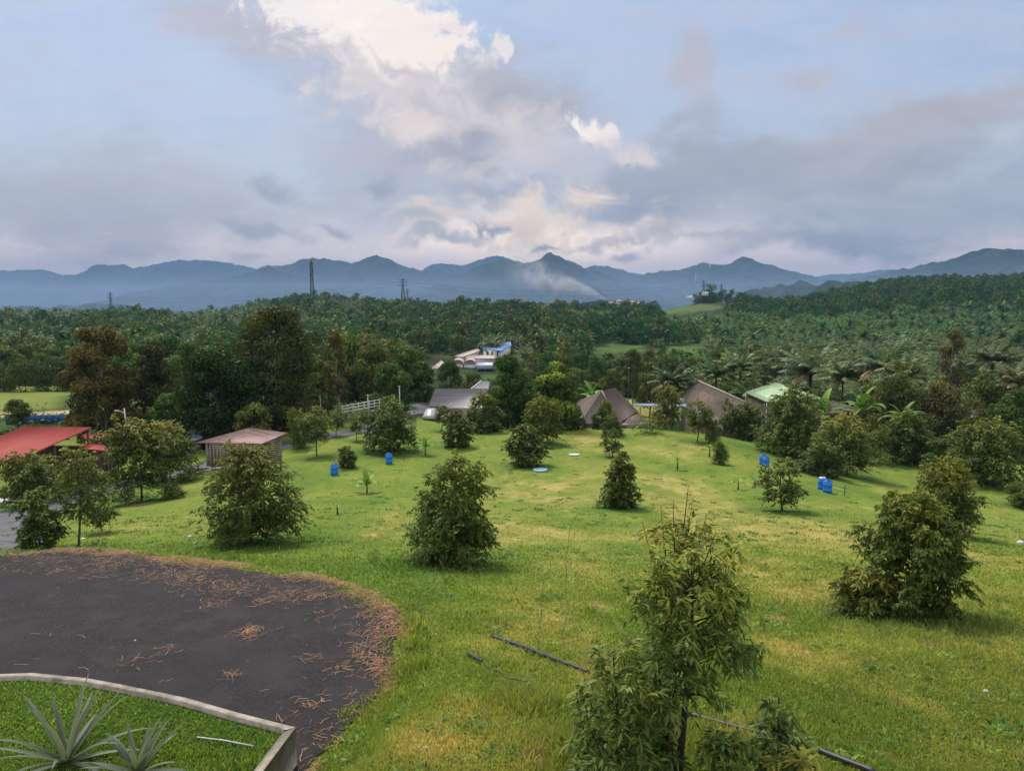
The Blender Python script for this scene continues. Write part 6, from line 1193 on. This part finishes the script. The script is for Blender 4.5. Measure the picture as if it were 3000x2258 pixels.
pylon(2060, 880, 822, 1100, 'grey power pylon left of the knoll trees'); pylon(2112, 880, 832, 1200, 'grey power pylon right of the knoll trees'); pylon(1787, 846, 820, 4300, 'tiny pale pylon on the flank of the middle mountain', 'white_paint', 1.3); pylon(2037, 834, 802, 4700, 'tiny pale pylon on the flank of the right mountain', 'white_paint', 1.3); pylon(2080, 796, 772, 4950, 'tiny pale pylon near the peaked top of the right mountain', 'white_paint', 1.3); pylon(1570, 856, 836, 3700, 'tiny pale pylon at the foot of the middle mountain', 'white_paint', 1.3)
def wire(a, b, sag, label, n=24, rad=.11):
    a, b = at_y(*a), at_y(*b); s = np.linspace(0, 1, n)[:, None]; P = lerp(a, b, s); P[:, 2] -= (4 * sag * s * (1 - s))[:, 0]; m_ = MB(); m_.tube(P, rad, 4); single('power_line', m_, M['dark_steel'], label, 'power line', a, 'power lines over the valley')
wire((328, 868, 1500), (1179, 824, 1000), 12, 'thin wire from the left valley pylon to the tall pylon'); wire((328, 876, 1500), (1183, 832, 1000), 14, 'lower thin wire from the left valley pylon to the tall pylon'); wire((1183, 824, 1000), (2058, 828, 1100), 14, 'thin wire from the tall pylon to the pylon left of the knoll'); wire((1183, 833, 1000), (2060, 836, 1100), 16, 'lower thin wire from the tall pylon to the pylon left of the knoll'); wire((2062, 828, 1100), (2112, 838, 1200), 2, 'short wire between the two knoll pylons')

# ------------------------------------------------------------------ air: haze over the whole scene, mist in the far valley, smoke
def volume_mat(name, color, density, aniso=0.0):
    m, t, o = mat(name); v = node(t, 'ShaderNodeVolumePrincipled'); v.inputs['Color'].default_value = (*color, 1); v.inputs['Density'].default_value = density; v.inputs['Anisotropy'].default_value = aniso; t.links.new(v.outputs[0], o.inputs['Volume']); return m
def volbox(name, lo, hi, mt, label):
    b = MB(); lo, hi = np.array(lo, float), np.array(hi, float); b.box((lo + hi) / 2, hi - lo); o_ = obj(name, b.mesh(name, mt)); tag(o_, label, kind='stuff'); return o_
HAZE_D = 1.3e-4
volbox('haze', (-12000, -300, -90), (12000, 10600, 470), volume_mat('haze', (.18, .33, .57), HAZE_D), 'pale blue haze in the air')
volbox('valley_mist', (-7000, 1150, -88), (7000, 7000, 75), volume_mat('valley_mist', (.47, .66, .95), 1.8e-4), 'bluish mist lying in the far valley')
# smoke plume drifting up to the left
s0, s1 = at_y(1770, 872, 1600), at_y(1470, 772, 1750); ax_ = s1 - s0; Lp = float(np.linalg.norm(ax_)); m, t, o = mat('smoke'); tc_ = node(t, 'ShaderNodeTexCoord').outputs['Object']; sp = node(t, 'ShaderNodeSeparateXYZ'); t.links.new(tc_, sp.inputs[0]); sx_, sy_, sz_ = sp.outputs
nz = noise(t, tc_, .035, 5, .65); nw = math_(t, 'MULTIPLY', math_(t, 'SUBTRACT', noise(t, tc_, .011, 2, .5), .5), 46.0)
rad_ = math_(t, 'ADD', 5.0, math_(t, 'MULTIPLY', sx_, .25)); q = math_(t, 'SQRT', math_(t, 'ADD', math_(t, 'POWER', math_(t, 'ADD', sz_, math_(t, 'MULTIPLY', nw, mapr(t, sx_, 0, 150))), 2), math_(t, 'POWER', sy_, 2)))
fall = mapr(t, math_(t, 'DIVIDE', q, rad_), 1.0, .0); den = math_(t, 'MULTIPLY', fall, mapr(t, nz, .40, .62)); den = math_(t, 'MULTIPLY', den, math_(t, 'MULTIPLY', mapr(t, sx_, Lp, Lp * .5), mapr(t, sx_, 0, 260, .12, .010, False)))
v_ = node(t, 'ShaderNodeVolumePrincipled'); v_.inputs['Color'].default_value = (.96, .97, 1, 1); t.links.new(den, v_.inputs['Density']); t.links.new(v_.outputs[0], o.inputs['Volume']); m.cycles.volume_step_rate = .5
b = MB(); n = 14; xs = np.linspace(-3, Lp, n); b.tube([(x_, 0, 0) for x_ in xs], 9 + np.clip(xs, 0, None) * .31, 14); so = obj('smoke', b.mesh('smoke', m), None, s0); so.rotation_euler = Vector(ax_).to_track_quat('X', 'Z').to_euler(); tag(so, 'white smoke drifting up to the left from the valley', kind='stuff')
